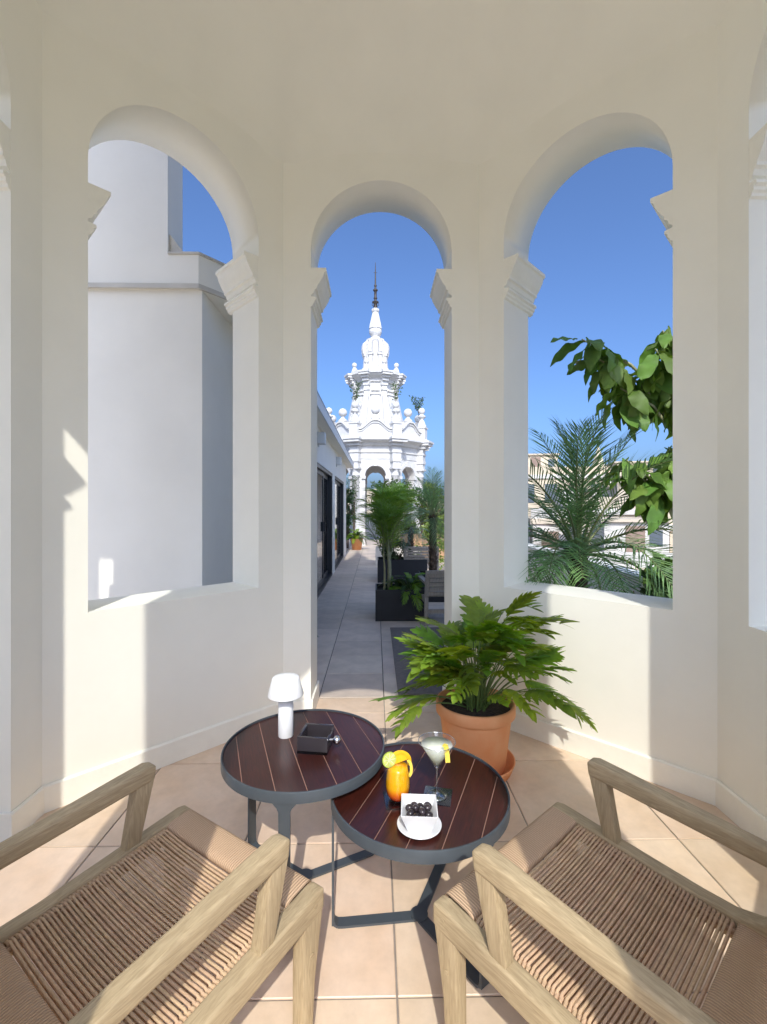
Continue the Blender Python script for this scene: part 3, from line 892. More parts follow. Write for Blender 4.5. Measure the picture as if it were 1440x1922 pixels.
# ------------------------------------------------------------------ coffee tables
def coffee_table(label, loc, zt, slat_dir, leg_angles, Rr=0.300):
    t = thing('coffee_table', label, 'table', (loc[0], loc[1], 0), group='round coffee tables')
    # rim: upright steel band with a thin inner lip
    prof = [(Rr - 0.006, zt - 0.030), (Rr, zt - 0.030), (Rr, zt + 0.004), (Rr - 0.001, zt + 0.006), (Rr - 0.006, zt + 0.006), (Rr - 0.006, zt - 0.030)]
    b = MB(); b.lathe(prof, 96, caps=False, smooth=False)
    rim = b.build('rim', 'anthracite', t)
    for p in rim.data.polygons:
        p.use_smooth = True
    rim.data.set_sharp_from_angle(angle=R(40))
    # base disc under the slats
    MB().lathe([(Rr - 0.008, zt - 0.022), (Rr - 0.008, zt - 0.0028)], 64, smooth=False).build('tray', 'groove', t)
    d = Vector((slat_dir[0], slat_dir[1])).normalized()
    n = Vector((d.y, -d.x))
    ra = math.atan2(d.y, d.x) - PI / 2
    W = 0.0955
    Ri = Rr - 0.0075
    for k in range(-4, 4):
        o0 = k * W + W * 0.5 + 0.0015; o1 = o0 + W - 0.0030
        o0 = max(o0, -Ri + 1e-4); o1 = min(o1, Ri - 1e-4)
        if o1 - o0 < 0.01:
            continue
        m = 14
        pts = []
        for q in range(m + 1):
            u = o0 + (o1 - o0) * q / m
            pts.append((u, math.sqrt(max(0, Ri * Ri - u * u))))
        poly = [(u, v, zt - 0.0026) for u, v in pts] + [(u, -v, zt - 0.0026) for u, v in reversed(pts)]
        MB().prism(poly, (0, 0, 0.0026)).build('slat', 'mahogany', t, rz=ra)
    # three flat-bar legs that turn in along the floor to the centre
    for a in leg_angles:
        b = MB()
        hw, th = 0.0185, 0.004
        r0 = Rr - 0.012
        # upright with flared top
        prof = [(-hw, 0.012), (hw, 0.012), (hw, zt - 0.060), (hw + 0.006, zt - 0.046), (hw + 0.020, zt - 0.0305), (-hw - 0.020, zt - 0.0305), (-hw - 0.006, zt - 0.046), (-hw, zt - 0.060)]
        b.prism([(r0, u, z) for u, z in prof], (2 * th, 0, 0))
        # curved foot and floor bar
        path = [(r0 + th, 0.030), (r0 + th - 0.004, 0.014), (r0 - 0.012, 0.006), (r0 - 0.03, 0.0045), (0.015, 0.0045)]
        for (ra_, za), (rb_, zb) in zip(path[:-1], path[1:]):
            tv = Vector((rb_ - ra_, 0, zb - za)).normalized(); nv = Vector((-tv.z, 0, tv.x)) * th
            P = Vector((ra_, 0, za)); Q = Vector((rb_, 0, zb)); h = Vector((0, hw - 0.0005, 0))
            b.add([P - h - nv, P + h - nv, P + h + nv, P - h + nv, Q - h - nv, Q + h - nv, Q + h + nv, Q - h + nv],
                  [(0, 1, 2, 3), (4, 7, 6, 5), (0, 4, 5, 1), (1, 5, 6, 2), (2, 6, 7, 3), (3, 7, 4, 0)])
        b.build('leg', 'anthracite', t, rz=R(a))
    MB().lathe([(0.03, 0.009), (0.03, 0.013), (0, 0.013)], 16, smooth=False).build('hub', 'anthracite', t)
    return t
coffee_table('higher round table of dark slats carrying the white lamp', (-0.265, 1.746), 0.500, (0.34, -0.94), (146, 266, 26))
coffee_table('lower round table of dark slats carrying the two cocktails', (0.149, 1.574), 0.440, (0.384, 0.923), (185, 305, 65))

# ------------------------------------------------------------------ lounge chairs
def arc_pts(c, r, a0, a1, n):
    return [(c[0] + r * math.cos(R(a0 + (a1 - a0) * k / n)), c[1] + r * math.sin(R(a0 + (a1 - a0) * k / n))) for k in range(n + 1)]
def make_chair(label):
    t = thing('lounge_chair', label, 'chair', group='teak lounge chairs with cord seats')
    XA = 0.288
    def ztop(y):
        return 0.400 - (0.32 - y) * 0.085
    for s in (-1, 1):
        x = s * XA
        # seat rail sweeping up into the back post
        secs = [(x, 0.325, ztop(0.325) - 0.034, 0.021, 0.026), (x, 0.30, ztop(0.30) - 0.032, 0.0225, 0.031), (x, 0.1, ztop(0.1) - 0.032, 0.0225, 0.031), (x, -0.10, ztop(-0.10) - 0.032, 0.0225, 0.031),
                (x, -0.18, ztop(-0.18) - 0.028, 0.0225, 0.032), (x, -0.245, ztop(-0.245) - 0.010, 0.0225, 0.034), (x, -0.30, 0.375, 0.0225, 0.033),
                (x, -0.345, 0.45, 0.0225, 0.030), (x, -0.385, 0.55, 0.0225, 0.027), (x, -0.43, 0.70, 0.0225, 0.023), (x, -0.455, 0.78, 0.021, 0.020)]
        rail = MB().bar(secs).build('side_rail', 'teak', t, bevel=0.008, seg=3)
        # front leg
        MB().bar([(x, 0.262, 0.0, 0.019, 0.017), (x, 0.268, 0.18, 0.0205, 0.022), (x, 0.284, ztop(0.29) - 0.055, 0.0215, 0.034), (x, 0.288, ztop(0.29) - 0.035, 0.0215, 0.034)]).build('leg', 'teak_post', t, bevel=0.006, seg=2)
        MB().bar([(x, -0.40, 0.0, 0.019, 0.016), (x, -0.34, 0.16, 0.0205, 0.022), (x, -0.275, ztop(-0.24) - 0.03, 0.0215, 0.030)]).build('leg', 'teak_post', t, bevel=0.006, seg=2)
        # arm post and arm
        MB().bar([(x, 0.128, ztop(0.13) - 0.012, 0.0175, 0.021), (x, 0.150, 0.47, 0.0185, 0.024), (x, 0.172, 0.575, 0.0205, 0.027)]).build('arm_post', 'teak_post', t, bevel=0.005, seg=2)
        arm = [(x, 0.204, 0.553, 0.0225, 0.0245), (x, 0.196, 0.5705, 0.0228, 0.027), (x, 0.176, 0.5755, 0.023, 0.0265), (x, 0.10, 0.570, 0.023, 0.0255), (x, -0.05, 0.557, 0.023, 0.0235), (x, -0.2, 0.545, 0.023, 0.0225), (x, -0.372, 0.530, 0.0225, 0.021)]
        MB().bar([(x, 0.1995, 0.5725, 0.0222, 0.022)] + arm[2:]).build('armrest', 'teak', t, bevel=0.010, seg=3)
        # round wood plugs on the outer face of the front leg
        for (yy, zz) in ((0.29, ztop(0.29) - 0.03), (0.276, 0.25)):
            b = MB(); nn = 12
            cy = [(s * (XA + 0.0212), yy + 0.0065 * math.cos(2 * PI * k / nn), zz + 0.0065 * math.sin(2 * PI * k / nn)) for k in range(nn)]
            b.prism(cy, (s * 0.0022, 0, 0)).build('plug', 'teak', t)
    # cord-wrapped front and rear beams
    def beam(yc, zc, hy, hz, name, tilt=0.0):
        b = MB(); n = 20
        pr = []
        for k in range(n):
            a = 2 * PI * k / n
            c_, s_ = math.cos(a), math.sin(a)
            yy = hy * math.copysign(abs(c_) ** 0.55, c_); zz = hz * math.copysign(abs(s_) ** 0.55, s_)
            pr.append((yc + yy * math.cos(tilt) - zz * math.sin(tilt), zc + yy * math.sin(tilt) + zz * math.cos(tilt)))
        vs = [(xx, p[0], p[1]) for xx in (-XA + 0.0225, XA - 0.0225) for p in pr]
        b.add(vs, [(k, (k + 1) % n, n + (k + 1) % n, n + k) for k in range(n)], True)
        return b.build(name, 'cord_wrap', t)
    beam(0.278, ztop(0.278) - 0.017, 0.046, 0.016, 'front_beam', 0.085)
    beam(-0.235, ztop(-0.235) - 0.016, 0.050, 0.016, 'rear_beam', 0.085)
    beam(-0.432, 0.745, 0.018, 0.04, 'top_beam', 0.2)
    # side rods that carry the cords
    for s in (-1, 1):
        xr = s * (XA - 0.040)
        MB().tube([(xr, 0.24, ztop(0.24) - 0.022), (xr, -0.20, ztop(-0.20) - 0.022)], 0.009, 8).build('side_rod', 'cord_wrap', t)
    # one loop of cord per row, over and under the seat
    xr = XA - 0.040
    sag = 0.012
    pts = []
    m = 14
    for k in range(m + 1):
        u = -1 + 2 * k / m
        pts.append((u * xr, 0, -0.004 - sag * (1 - u * u)))
    for k in range(1, 4):
        a = PI / 2 - PI * k / 4
        pts.append((xr + 0.0135 * math.cos(a), 0, -0.018 + 0.0135 * math.sin(a)))
    for k in range(m + 1):
        u = 1 - 2 * k / m
        pts.append((u * xr, 0.006, -0.031 - sag * 0.55 * (1 - u * u)))
    for k in range(1, 4):
        a = -PI / 2 - PI * k / 4
        pts.append((-xr + 0.0135 * math.cos(a), 0, -0.018 + 0.0135 * math.sin(a)))
    cord_me = MB().tube(pts, 0.0035, 6, closed=True).mesh('cord', 'cord')
    ny = 42
    rr_ = random.Random(11)
    for k in range(ny):
        y = 0.222 - 0.400 * k / (ny - 1)
        link('cord', cord_me, t, (0, y, ztop(y) - 0.001 + rr_.uniform(-0.0006, 0.0005)), (0, 0, rr_.uniform(-0.005, 0.005)), (1, 1, 1 + rr_.uniform(-0.06, 0.06)))
    # short tie cords that bind the rods to the side rails
    tie = MB()
    tie.tube([(0, 0, -0.010), (0.012, 0.002, -0.006), (0.0185, 0.003, -0.012)], 0.0042, 6)
    tie_me = tie.mesh('tie', 'cord')
    for s in (-1, 1):
        for k in range(ny):
            y = 0.222 - 0.400 * k / (ny - 1)
            link('tie', tie_me, t, (s * xr, y, ztop(y) - 0.002), (0, 0, 0 if s > 0 else PI))
    # back cords
    bp = [(u * xr, 0, 0) for u in (-1.08, -0.6, 0, 0.6, 1.08)]
    bp = [(p[0], -0.012 * (1 - (p[0] / xr) ** 2), 0) for p in bp]
    bc = MB().tube(bp, 0.0042, 6).mesh('back_cord', 'cord')
    for k in range(24):
        q = k / 23
        link('back_cord', bc, t, (0, -0.335 - 0.085 * q, 0.44 + 0.255 * q))
    return t
chA = make_chair('teak cord-seat lounge chair at lower left, beside the table with the lamp')
chA.location = (-0.573, 1.133, 0); chA.rotation_euler = (0, 0, R(-34.4))
chB = dup(chA, (0.590, 1.123, 0), R(39.8), 'teak cord-seat lounge chair at lower right, below the terracotta pot')

# ------------------------------------------------------------------ table lamp, ashtray
lamp = thing('table_lamp', 'small white cordless lamp with conical shade on the higher table', 'lamp', (-0.352, 1.822, 0.500))
MB().lathe([(0.0285, 0.0), (0.0295, 0.002), (0.0295, 0.138), (0.0285, 0.140), (0, 0.140)], 40).build('base', 'lamp_white', lamp)
b = MB(); b.lathe([(0.026, 0.140), (0.026, 0.164)], 32, caps=False)
for k in range(20):
    a = 2 * PI * k / 20
    b.box(0.0265 * math.cos(a) - 0.0012, 0.0265 * math.cos(a) + 0.0012, 0.0265 * math.sin(a) - 0.0012, 0.0265 * math.sin(a) + 0.0012, 0.141, 0.163)
b.build('collar', 'wall_lamp', lamp)
b = MB(); b.lathe([(0.066, 0.160), (0.069, 0.1595), (0.0695, 0.162), (0.0525, 0.226), (0.049, 0.2295), (0.030, 0.2305), (0, 0.2305)], 56, caps=False)
b.lathe([(0.066, 0.160), (0.050, 0.222), (0, 0.223)], 56, caps=False)
b.build('shade', 'lamp_white', lamp, fixn=False)
ash = thing('ashtray', 'smoked acrylic open box with a chrome knob on the higher table', 'ashtray', (-0.222, 1.735, 0.5), R(-8))
b = MB(); h, s_, w_ = 0.060, 0.056, 0.011
b.box(-s_, s_, -s_, s_, 0.0, 0.009)
b.build('floor_plate', 'smoke_glass', ash)
for (xa, xb, ya, yb, hh) in ((-s_, s_, -s_, -s_ + w_, h), (-s_, s_, s_ - w_, s_, h), (-s_, -s_ + w_, -s_ + w_ + 0.0005, s_ - w_ - 0.0005, h), (s_ - w_, s_, -s_ + w_ + 0.0005, s_ - w_ - 0.0005, h - 0.016)):
    MB().box(xa, xb, ya, yb, 0.0095, hh).build('side', 'smoke_acrylic', ash, bevel=0.0015)
b = MB(); b.tube([(s_, -0.012, 0.036), (s_ + 0.018, -0.012, 0.036)], 0.005, 10)
b.build('pin', 'chrome', ash)
b = MB(); b.lathe([(0.0155 * math.sin(PI * k / 12), -0.0155 * math.cos(PI * k / 12)) for k in range(13)], 20, (s_ + 0.026, -0.012, 0.036))
b.build('knob', 'chrome', ash)

# ------------------------------------------------------------------ drinks, coasters, olives
def coaster(loc, rz, label):
    o = MB().box(-0.046, 0.046, -0.046, 0.046, 0.0005, 0.004).build('coaster', 'coaster_glass', None, bevel=0.001, loc=loc, rz=rz)
    tag(o, label, 'coaster', 'square smoked coasters')
ZT2 = 0.4402
coaster((0.075, 1.508, ZT2), R(6), 'square smoked coaster under the orange cocktail')
coaster((0.205, 1.525, ZT2), R(-14), 'square smoked coaster under the stemmed cocktail glass')
def ring(b, c, r, w, tilt, n=24, a0=0, a1=2 * PI, th=0.004):
    pass
c1 = thing('orange_cocktail', 'tumbler of orange and red cocktail with lime wheel and peel twist', 'drink', (0.073, 1.508, ZT2 + 0.0042))
gp = [(0.020, 0.0), (0.024, 0.001), (0.030, 0.006), (0.037, 0.022), (0.0405, 0.045), (0.0395, 0.070), (0.035, 0.098), (0.0325, 0.112), (0.034, 0.128)]
MB().lathe(gp, 40, caps=False).build('glass', 'glass', c1, fixn=False)
lp = [(0.0, 0.004), (0.022, 0.005), (0.029, 0.010), (0.0355, 0.024), (0.039, 0.045), (0.038, 0.070), (0.0337, 0.098), (0.0315, 0.108), (0, 0.1085)]
MB().lathe(lp, 40).build('liquid', 'sunrise', c1)
# lime wheel standing on the rim
b = MB(); n = 28
cx, cz, rl = -0.028, 0.135, 0.024
nrm = Vector((0.35, -0.93, 0.1)).normalized(); ux = nrm.cross(Vector((0, 0, 1))).normalized(); uz = ux.cross(nrm)
def disc(b, c, r0, r1, off, th):
    vs = []
    for k in range(n):
        a = 2 * PI * k / n
        e = ux * math.cos(a) + uz * math.sin(a)
        for rr, oo in ((r0, off), (r1, off), (r1, off + th), (r0, off + th)):
            vs.append(Vector(c) + e * rr + nrm * oo)
    fs = []
    for k in range(n):
        k2 = (k + 1) % n
        for q in range(4):
            q2 = (q + 1) % 4
            fs.append((4 * k + q, 4 * k + q2, 4 * k2 + q2, 4 * k2 + q))
    b.add(vs, fs)
disc(b, (cx, -0.012, cz), 0.0001, rl - 0.0022, -0.002, 0.004)
lw = b.build('lime_wheel', 'lime_flesh', c1)
b = MB(); disc(b, (cx, -0.012, cz), rl - 0.0021, rl, -0.0022, 0.0044); b.build('rind', 'lime_rind', lw)
b = MB()
for k in range(8):
    a = 2 * PI * k / 8
    e = ux * math.cos(a) + uz * math.sin(a)
    b.tube([Vector((cx, -0.012, cz)) + e * 0.002 + nrm * 0.0022, Vector((cx, -0.012, cz)) + e * 0.0205 + nrm * 0.0022], 0.0006, 4)
b.build('pith', 'ceramic', lw)
def ribbon(pts, w, th, upv):
    b = MB(); pts = [Vector(p) for p in pts]; vs = []
    for i, p in enumerate(pts):
        t = (pts[min(i + 1, len(pts) - 1)] - pts[max(i - 1, 0)]).normalized()
        s = t.cross(Vector(upv)).normalized(); nn = s.cross(t)
        for a, c in ((-1, -1), (1, -1), (1, 1), (-1, 1)):
            vs.append(p + s * w * a + nn * th * c)
    fs = [(3, 2, 1, 0), tuple(4 * (len(pts) - 1) + k for k in range(4))]
    for i in range(len(pts) - 1):
        for k in range(4):
            fs.append((4 * i + k, 4 * i + (k + 1) % 4, 4 * i + 4 + (k + 1) % 4, 4 * i + 4 + k))
    return b.add(vs, fs)
# orange half wheel and a curl of peel hooked over the rim
b = MB()
hp = [(0.012 + 0.030 * math.cos(PI * k / 14 + 0.25), 0.004, 0.118 + 0.030 * math.sin(PI * k / 14 + 0.25)) for k in range(15)]
b.prism(hp, (0.0, 0.005, 0.0)); b.build('orange_slice', 'orange_peel', c1, rz=R(10))
pp = [(0.006 + 0.034 * math.cos(a) * (1 - 0.08 * a / PI), 0.012 - 0.006 * a, 0.118 + 0.034 * math.sin(a)) for a in [2.4 - 0.24 * k for k in range(13)]]
ribbon(pp, 0.0055, 0.0012, (0, 1, 0)).build('peel_twist', 'orange_peel', c1)
pp = [(0.034 + 0.010 * math.cos(a), -0.006, 0.102 + 0.024 * math.sin(a)) for a in [1.9 - 0.3 * k for k in range(12)]]
ribbon(pp, 0.0045, 0.0012, (0, 1, 0)).build('peel_twist', 'lemon_peel', c1)

c2 = thing('martini_glass', 'stemmed conical glass of pale cloudy cocktail with lemon twist', 'drink', (0.203, 1.526, ZT2 + 0.0042))
MB().lathe([(0.0, 0.0), (0.033, 0.0), (0.034, 0.0015), (0.022, 0.004), (0.008, 0.008), (0.0048, 0.014), (0.0040, 0.05), (0.0045, 0.086), (0.007, 0.093), (0.0, 0.0975)], 40, caps=False).build('stem', 'glass_stem', c2)
MB().lathe([(0.007, 0.0932), (0.0098, 0.098), (0.0608, 0.178)], 48, caps=False).build('bowl', 'glass', c2, fixn=False)
MB().tube([(0.0608 * math.cos(2 * PI * k / 48), 0.0608 * math.sin(2 * PI * k / 48), 0.1785) for k in range(48)], 0.0012, 8, closed=True).build('rim', 'glass_rim', c2)
MB().lathe([(0.0, 0.0995), (0.0085, 0.1012), (0.0515, 0.1685), (0, 0.1685)], 48).build('liquid', 'pale_drink', c2)
pp = [(0.018 + 0.012 * q, -0.045 + 0.002 * q, 0.182 - 0.052 * q * q + 0.012 * math.sin(q * 3)) for q in [k / 9 for k in range(10)]]
ribbon(pp, 0.0075, 0.0016, (0.1, 1, 0.3)).build('lemon_twist', 'lemon_peel', c2)

plate = MB(); plate.lathe([(0.0, 0.003), (0.038, 0.003), (0.046, 0.005), (0.064, 0.0125), (0.0665, 0.0125), (0.0665, 0.0105), (0.048, 0.002), (0.040, 0.0), (0.0, 0.0)], 48, caps=False)
plate = plate.build('plate', 'ceramic', None, loc=(0.131, 1.380, ZT2))
tag(plate, 'small round white saucer under the olive bowl', 'plate')
bowl = thing('olive_bowl', 'square white ceramic bowl full of dark olives on the saucer', 'bowl', (0.131, 1.385, ZT2 + 0.0035), R(-4))
b = MB(); h = 0.060; t0, t1, th = 0.033, 0.054, 0.003
def sq(r, z):
    return [(-r, -r, z), (r, -r, z), (r, r, z), (-r, r, z)]
vs = sq(t0, 0) + sq(t1, h) + sq(t1 - th, h) + sq(t0 - th, 0.006)
fs = [(0, 1, 2, 3)]
for k in range(4):
    k2 = (k + 1) % 4
    fs += [(k, k2, 4 + k2, 4 + k), (4 + k, 4 + k2, 8 + k2, 8 + k), (8 + k, 8 + k2, 12 + k2, 12 + k)]
fs.append((12, 13, 14, 15))
b.add(vs, fs).build('body', 'ceramic', bowl, bevel=0.0012)
ol = MB(); ol.lathe([(0.0108 * math.sin(PI * k / 10), -0.0128 * math.cos(PI * k / 10)) for k in range(11)], 14)
ol_me = ol.mesh('olive', 'olive')
rnd = random.Random(5)
spots = [(-0.026, 0.020, 0.036), (-0.025, -0.004, 0.035), (-0.008, 0.012, 0.040), (0.006, 0.022, 0.037), (0.008, -0.004, 0.041), (0.024, 0.012, 0.040), (0.026, -0.012, 0.036), (-0.010, -0.018, 0.035),
         (0.010, -0.024, 0.034), (-0.028, -0.024, 0.033), (0.028, 0.028, 0.036), (-0.012, 0.030, 0.036), (0, 0, 0.024), (-0.018, 0.008, 0.022), (0.018, 0.0, 0.022), (0.0, 0.018, 0.021), (0.0, -0.018, 0.021)]
for (x, y, z) in spots:
    o = link('olive', ol_me, None, (0.131 + x * 1.06, 1.385 + y * 1.06, ZT2 + 0.0055 + z), (rnd.uniform(0.8, 2.2), rnd.uniform(-1, 1), rnd.uniform(0, 6)))
    tag(o, 'glossy black olive heaped in the square white bowl', 'olive', 'olives in the bowl')

# ------------------------------------------------------------------ plant builders
def lobed_leaf(L, W, nl, droop, fold, seed):
    """Pinnately lobed blade along +y: finger-like lobes off a midrib, drooping to the tip."""
    r_ = random.Random(seed)
    b = MB()
    def mid(s):
        return Vector((0, L * s * (1 - 0.18 * droop * s), -L * droop * 0.60 * s ** 2.0 + 0.05 * L * s))
    core = lambda s: W * 0.24 * (math.sin(PI * (0.12 + 0.84 * s)) ** 0.8)
    n = 18
    vs = []
    for i in range(n + 1):
        s = i / n
        p = mid(s); w = core(s)
        vs += [p + Vector((-w, 0, fold * w)), p, p + Vector((w, 0, fold * w))]
    b.add(vs, [(3 * i + c, 3 * i + c + 1, 3 * i + 4 + c, 3 * i + 3 + c) for i in range(n) for c in (0, 1)], True)
    for side in (-1, 1):
        for k in range(nl):
            s0 = 0.03 + 0.85 * k / nl
            span = 0.85 / nl
            ln = W * (math.sin(PI * (0.20 + 0.66 * (k + 0.5) / nl)) ** 0.7) * r_.uniform(0.88, 1.1)
            a0 = R(24 + 34 * (k + 0.5) / nl + r_.uniform(-5, 5))     # forward sweep
            d = Vector((side * math.cos(a0), math.sin(a0), 0))
            rows = []
            m = 6
            for j in range(m + 1):
                u = j / m
                wd = L * span * (0.39 + 0.10 * math.sin(PI * u) ** 2) * (1 - 0.80 * u ** 3.2)
                c = mid(s0 + span * 0.5)
                c = c + d * ln * u * 0.98 + Vector((0, ln * 0.22 * u * u, fold * ln * u * 0.55 - ln * (0.30 + droop * 0.22) * u * u))
                t_ = Vector((-d.y * side, d.x * side, 0)) * wd
                # root of the lobe stays on the midrib
                rows.append((c - t_, c + Vector((0, 0, 0.006 * (1 - u))), c + t_))
            vs = [p for r3 in rows for p in r3]
            fs = []
            for j in range(m):
                for c in (0, 1):
                    q = (3 * j + c, 3 * j + c + 1, 3 * j + 4 + c, 3 * j + 3 + c)
                    fs.append(q if side > 0 else q[::-1])
            b.add(vs, fs, True)
    # terminal lobe
    rows = []
    for j in range(7):
        u = j / 6
        w = W * 0.30 * (1 - u ** 2.0) + 0.001
        c = mid(0.84 + 0.20 * u)
        rows += [c + Vector((-w, 0, fold * w)), c, c + Vector((w, 0, fold * w))]
    b.add(rows, [(3 * j + c, 3 * j + c + 1, 3 * j + 4 + c, 3 * j + 3 + c) for j in range(6) for c in (0, 1)], True)
    return b
def oval_leaf(L, W, droop, fold, seed):
    """Broad obovate leaf along +y with a wavy margin."""
    r_ = random.Random(seed)
    b = MB(); n = 14; vs = []; fs = []
    a0 = r_.uniform(0, 6)
    for i in range(n + 1):
        s = i / n
        w = W * (math.sin(PI * s ** 1.35) ** 0.8 if 0 < s < 1 else 0.0) + 0.002 * (1 - s)
        y = L * s * (1 - 0.18 * droop * s); z = -L * droop * 0.5 * s * s
        wav = 0.012 * math.sin(s * 17 + a0)
        for u in (-1, -0.5, 0, 0.5, 1):
            vs.append((u * w, y, z + fold * abs(u) * w + wav * abs(u) - 0.2 * w * u * u))
    for i in range(n):
        for c in range(4):
            fs.append((5 * i + c, 5 * i + c + 1, 5 * i + 6 + c, 5 * i + 5 + c))
    return b.add(vs, fs, True)
def frond_mesh(name, L, n, ll, droop, seed, m_leaf, lift=0.35, wl=0.011, bare=0.16, hang=0.25):
    """Pinnate palm frond along +y: rachis with two rows of narrow leaflets."""
    r_ = random.Random(seed)
    b = MB()
    def mid(s):
        return Vector((0, L * (s - 0.20 * droop * s ** 2.2), L * (lift * s - droop * 0.62 * s ** 2.3)))
    rp = [mid(k / 12) for k in range(13)]
    b.tube(rp, [0.011 * L * (1 - 0.85 * k / 12) for k in range(13)], 5)
    nr = len(b.f)
    for i in range(n):
        s = bare + (1 - bare) * (i + 0.5) / n
        p = mid(s); t = (mid(min(1, s + 0.02)) - mid(s - 0.02)).normalized()
        env = (math.sin(PI * (0.10 + 0.86 * (s - bare) / (1 - bare))) ** 0.6)
        for side in (-1, 1):
            l = ll * env * r_.uniform(0.9, 1.08)
            ang = R(62 - 34 * s + r_.uniform(-5, 5))
            sd = Vector((side, 0, 0))
            d = (t * math.cos(ang) + sd * math.sin(ang) + Vector((0, 0, 0.22 + r_.uniform(-0.1, 0.1)))).normalized()
            wv = t.cross(d).cross(d).normalized() if False else t * (wl * 0.5)
            m1 = p + d * l * 0.5; e = p + d * l + Vector((0, 0, -hang * l))
            w2 = t * (wl * 0.5)
            b.add([p - w2 * 0.5, p + w2 * 0.5, m1 + w2, m1 - w2, e + w2 * 0.1, e - w2 * 0.1], [(0, 1, 2, 3), (3, 2, 4, 5)], False)
    me = b.mesh(name, m_leaf, fixn=False)
    me.materials.append(MATS['rachis'])
    for i in range(nr):
        me.polygons[i].material_index = 1
    return me
def foliage(name, m, parent, n, rad, centre, leaf, seed, clumps=14, loc=(0, 0, 0), flat=1.0, elong=2.2):
    """Crown of leaf-sized quads in clumps."""
    r_ = random.Random(seed); b = MB()
    cl = []
    for _ in range(clumps):
        while True:
            q = Vector((r_.uniform(-1, 1), r_.uniform(-1, 1), r_.uniform(-1, 1)))
            if q.length < 1:
                break
        cl.append((Vector((q.x * rad[0], q.y * rad[1], q.z * rad[2])), r_.uniform(0.30, 0.55)))
    mr = min(rad)
    for _ in range(n):
        c, rr = r_.choice(cl)
        g = Vector((r_.gauss(0, 1), r_.gauss(0, 1), r_.gauss(0, 1))).normalized() * (r_.random() ** 0.45) * rr * mr
        p = Vector(centre) + c + g
        d = Vector((r_.gauss(0, 1), r_.gauss(0, 1), r_.gauss(0, 0.6) - 0.15)).normalized()
        s = d.cross(Vector((r_.gauss(0, 1), r_.gauss(0, 1), r_.gauss(0, 1)))).normalized()
        l = leaf * r_.uniform(0.7, 1.3); w = l / elong
        b.add([p, p + d * l * 0.5 + s * w * 0.5, p + d * l, p + d * l * 0.5 - s * w * 0.5], [(0, 1, 2, 3)], False)
    return b.build(name, m, parent, fixn=False, loc=loc)
def aim(o, az_, el, roll=0.0):
    """Point an object's +y along compass az_ (degrees, 0 = +Y, clockwise) and elevation el."""
    o.rotation_euler = (Matrix.Rotation(R(-az_), 3, 'Z') @ Matrix.Rotation(R(el), 3, 'X') @ Matrix.Rotation(R(roll), 3, 'Y')).to_euler()

# ------------------------------------------------------------------ lobed-leaf plant in a terracotta pot
POT = (0.535, 2.47)
pot = thing('potted_philodendron', 'lush lobed green plant in a terracotta pot beside the doorway', 'potted plant', (POT[0], POT[1], 0))
MB().lathe([(0.0, 0.0), (0.175, 0.0), (0.185, 0.004), (0.205, 0.052), (0.208, 0.060), (0.200, 0.060), (0.190, 0.018), (0.0, 0.014)], 48, caps=False).build('saucer', 'terracotta', pot)
pp_ = MB().lathe([(0.0, 0.0155), (0.150, 0.0155), (0.155, 0.02), (0.188, 0.285), (0.190, 0.292), (0.203, 0.298), (0.209, 0.305), (0.2095, 0.352), (0.205, 0.360), (0.196, 0.360), (0.190, 0.350), (0.183, 0.300)], 56, caps=False).build('pot', 'terracotta', pot)
MB().lathe([(0.186, 0.318), (0.12, 0.326), (0, 0.332)], 32, caps=False).build('soil', 'soil', pp_)
phil = [lobed_leaf(0.26 + 0.02 * (k % 3), 0.125 - 0.006 * k, (5, 6, 5, 6, 6, 5)[k], 0.30 + 0.15 * k, 0.28 - 0.05 * k, 40 + k).mesh('leaf', 'leaf_phil', fixn=False) for k in range(6)]
rnd = random.Random(21)
leaves = []
N1 = 100
for k in range(N1):
    q = (k + 0.5) / N1
    el0 = 87 - 52 * q ** 1.1 + rnd.uniform(-7, 7)      # petiole elevation
    azp = (k * 137.5 + rnd.uniform(-18, 18)) % 360
    if 130 < azp < 235 and el0 < 58 and k % 5:     # few low leaves hang in front of the pot
        el0 += 24
    if q > 0.78 and (70 < azp < 125 or 235 < azp < 300):
        el0 -= 24
    side = 0.80 if 225 < azp < 320 else (1.18 if 40 < azp < 140 else 1.0)
    leaves.append((azp % 360, el0, rnd.uniform(0.20, 0.44) * (1.05 - 0.10 * q) * side, rnd.uniform(0.60, 1.0)))
for (azp, el0, ln, scl) in leaves:
    r0 = rnd.uniform(0.0, 0.07)
    base = Vector((r0 * math.sin(R(azp)), r0 * math.cos(R(azp)), 0.32))
    pts = []
    for j in range(7):
        u = j / 6
        e = R(el0 + 12 * (1 - u) - 22 * u * u)
        if j == 0:
            p = base.copy()
        else:
            p = p + Vector((math.sin(R(azp)) * math.cos(e), math.cos(R(azp)) * math.cos(e), math.sin(e))) * (ln / 6)
        pts.append(p.copy())
    # keep clear of the wall on the right
    if pts[-1].x + pts[-1].y > 0.38:
        f = 0.38 / (pts[-1].x + pts[-1].y)
        pts = [base + Vector(((q.x - base.x) * f, (q.y - base.y) * f, q.z - base.z)) for q in pts]
    MB().tube(pts, [0.0042 - 0.0018 * j / 6 for j in range(7)], 5).build('petiole', 'stem_green', pot, fixn=False)
    lf = link('leaf', phil[rnd.randrange(6)], pot, pts[-1], (0, 0, 0), (scl, scl, scl))
    az2 = azp + rnd.uniform(-25, 25)
    if pts[-1].x + pts[-1].y > 0.22:     # leaf blades on the wall side turn along the wall
        az2 = 110 + rnd.uniform(-25, 35) if pts[-1].x > pts[-1].y else -20 + rnd.uniform(-35, 25)
    aim(lf, az2, el0 * 0.62 - 10 + rnd.uniform(-16, 16), rnd.uniform(-28, 28))

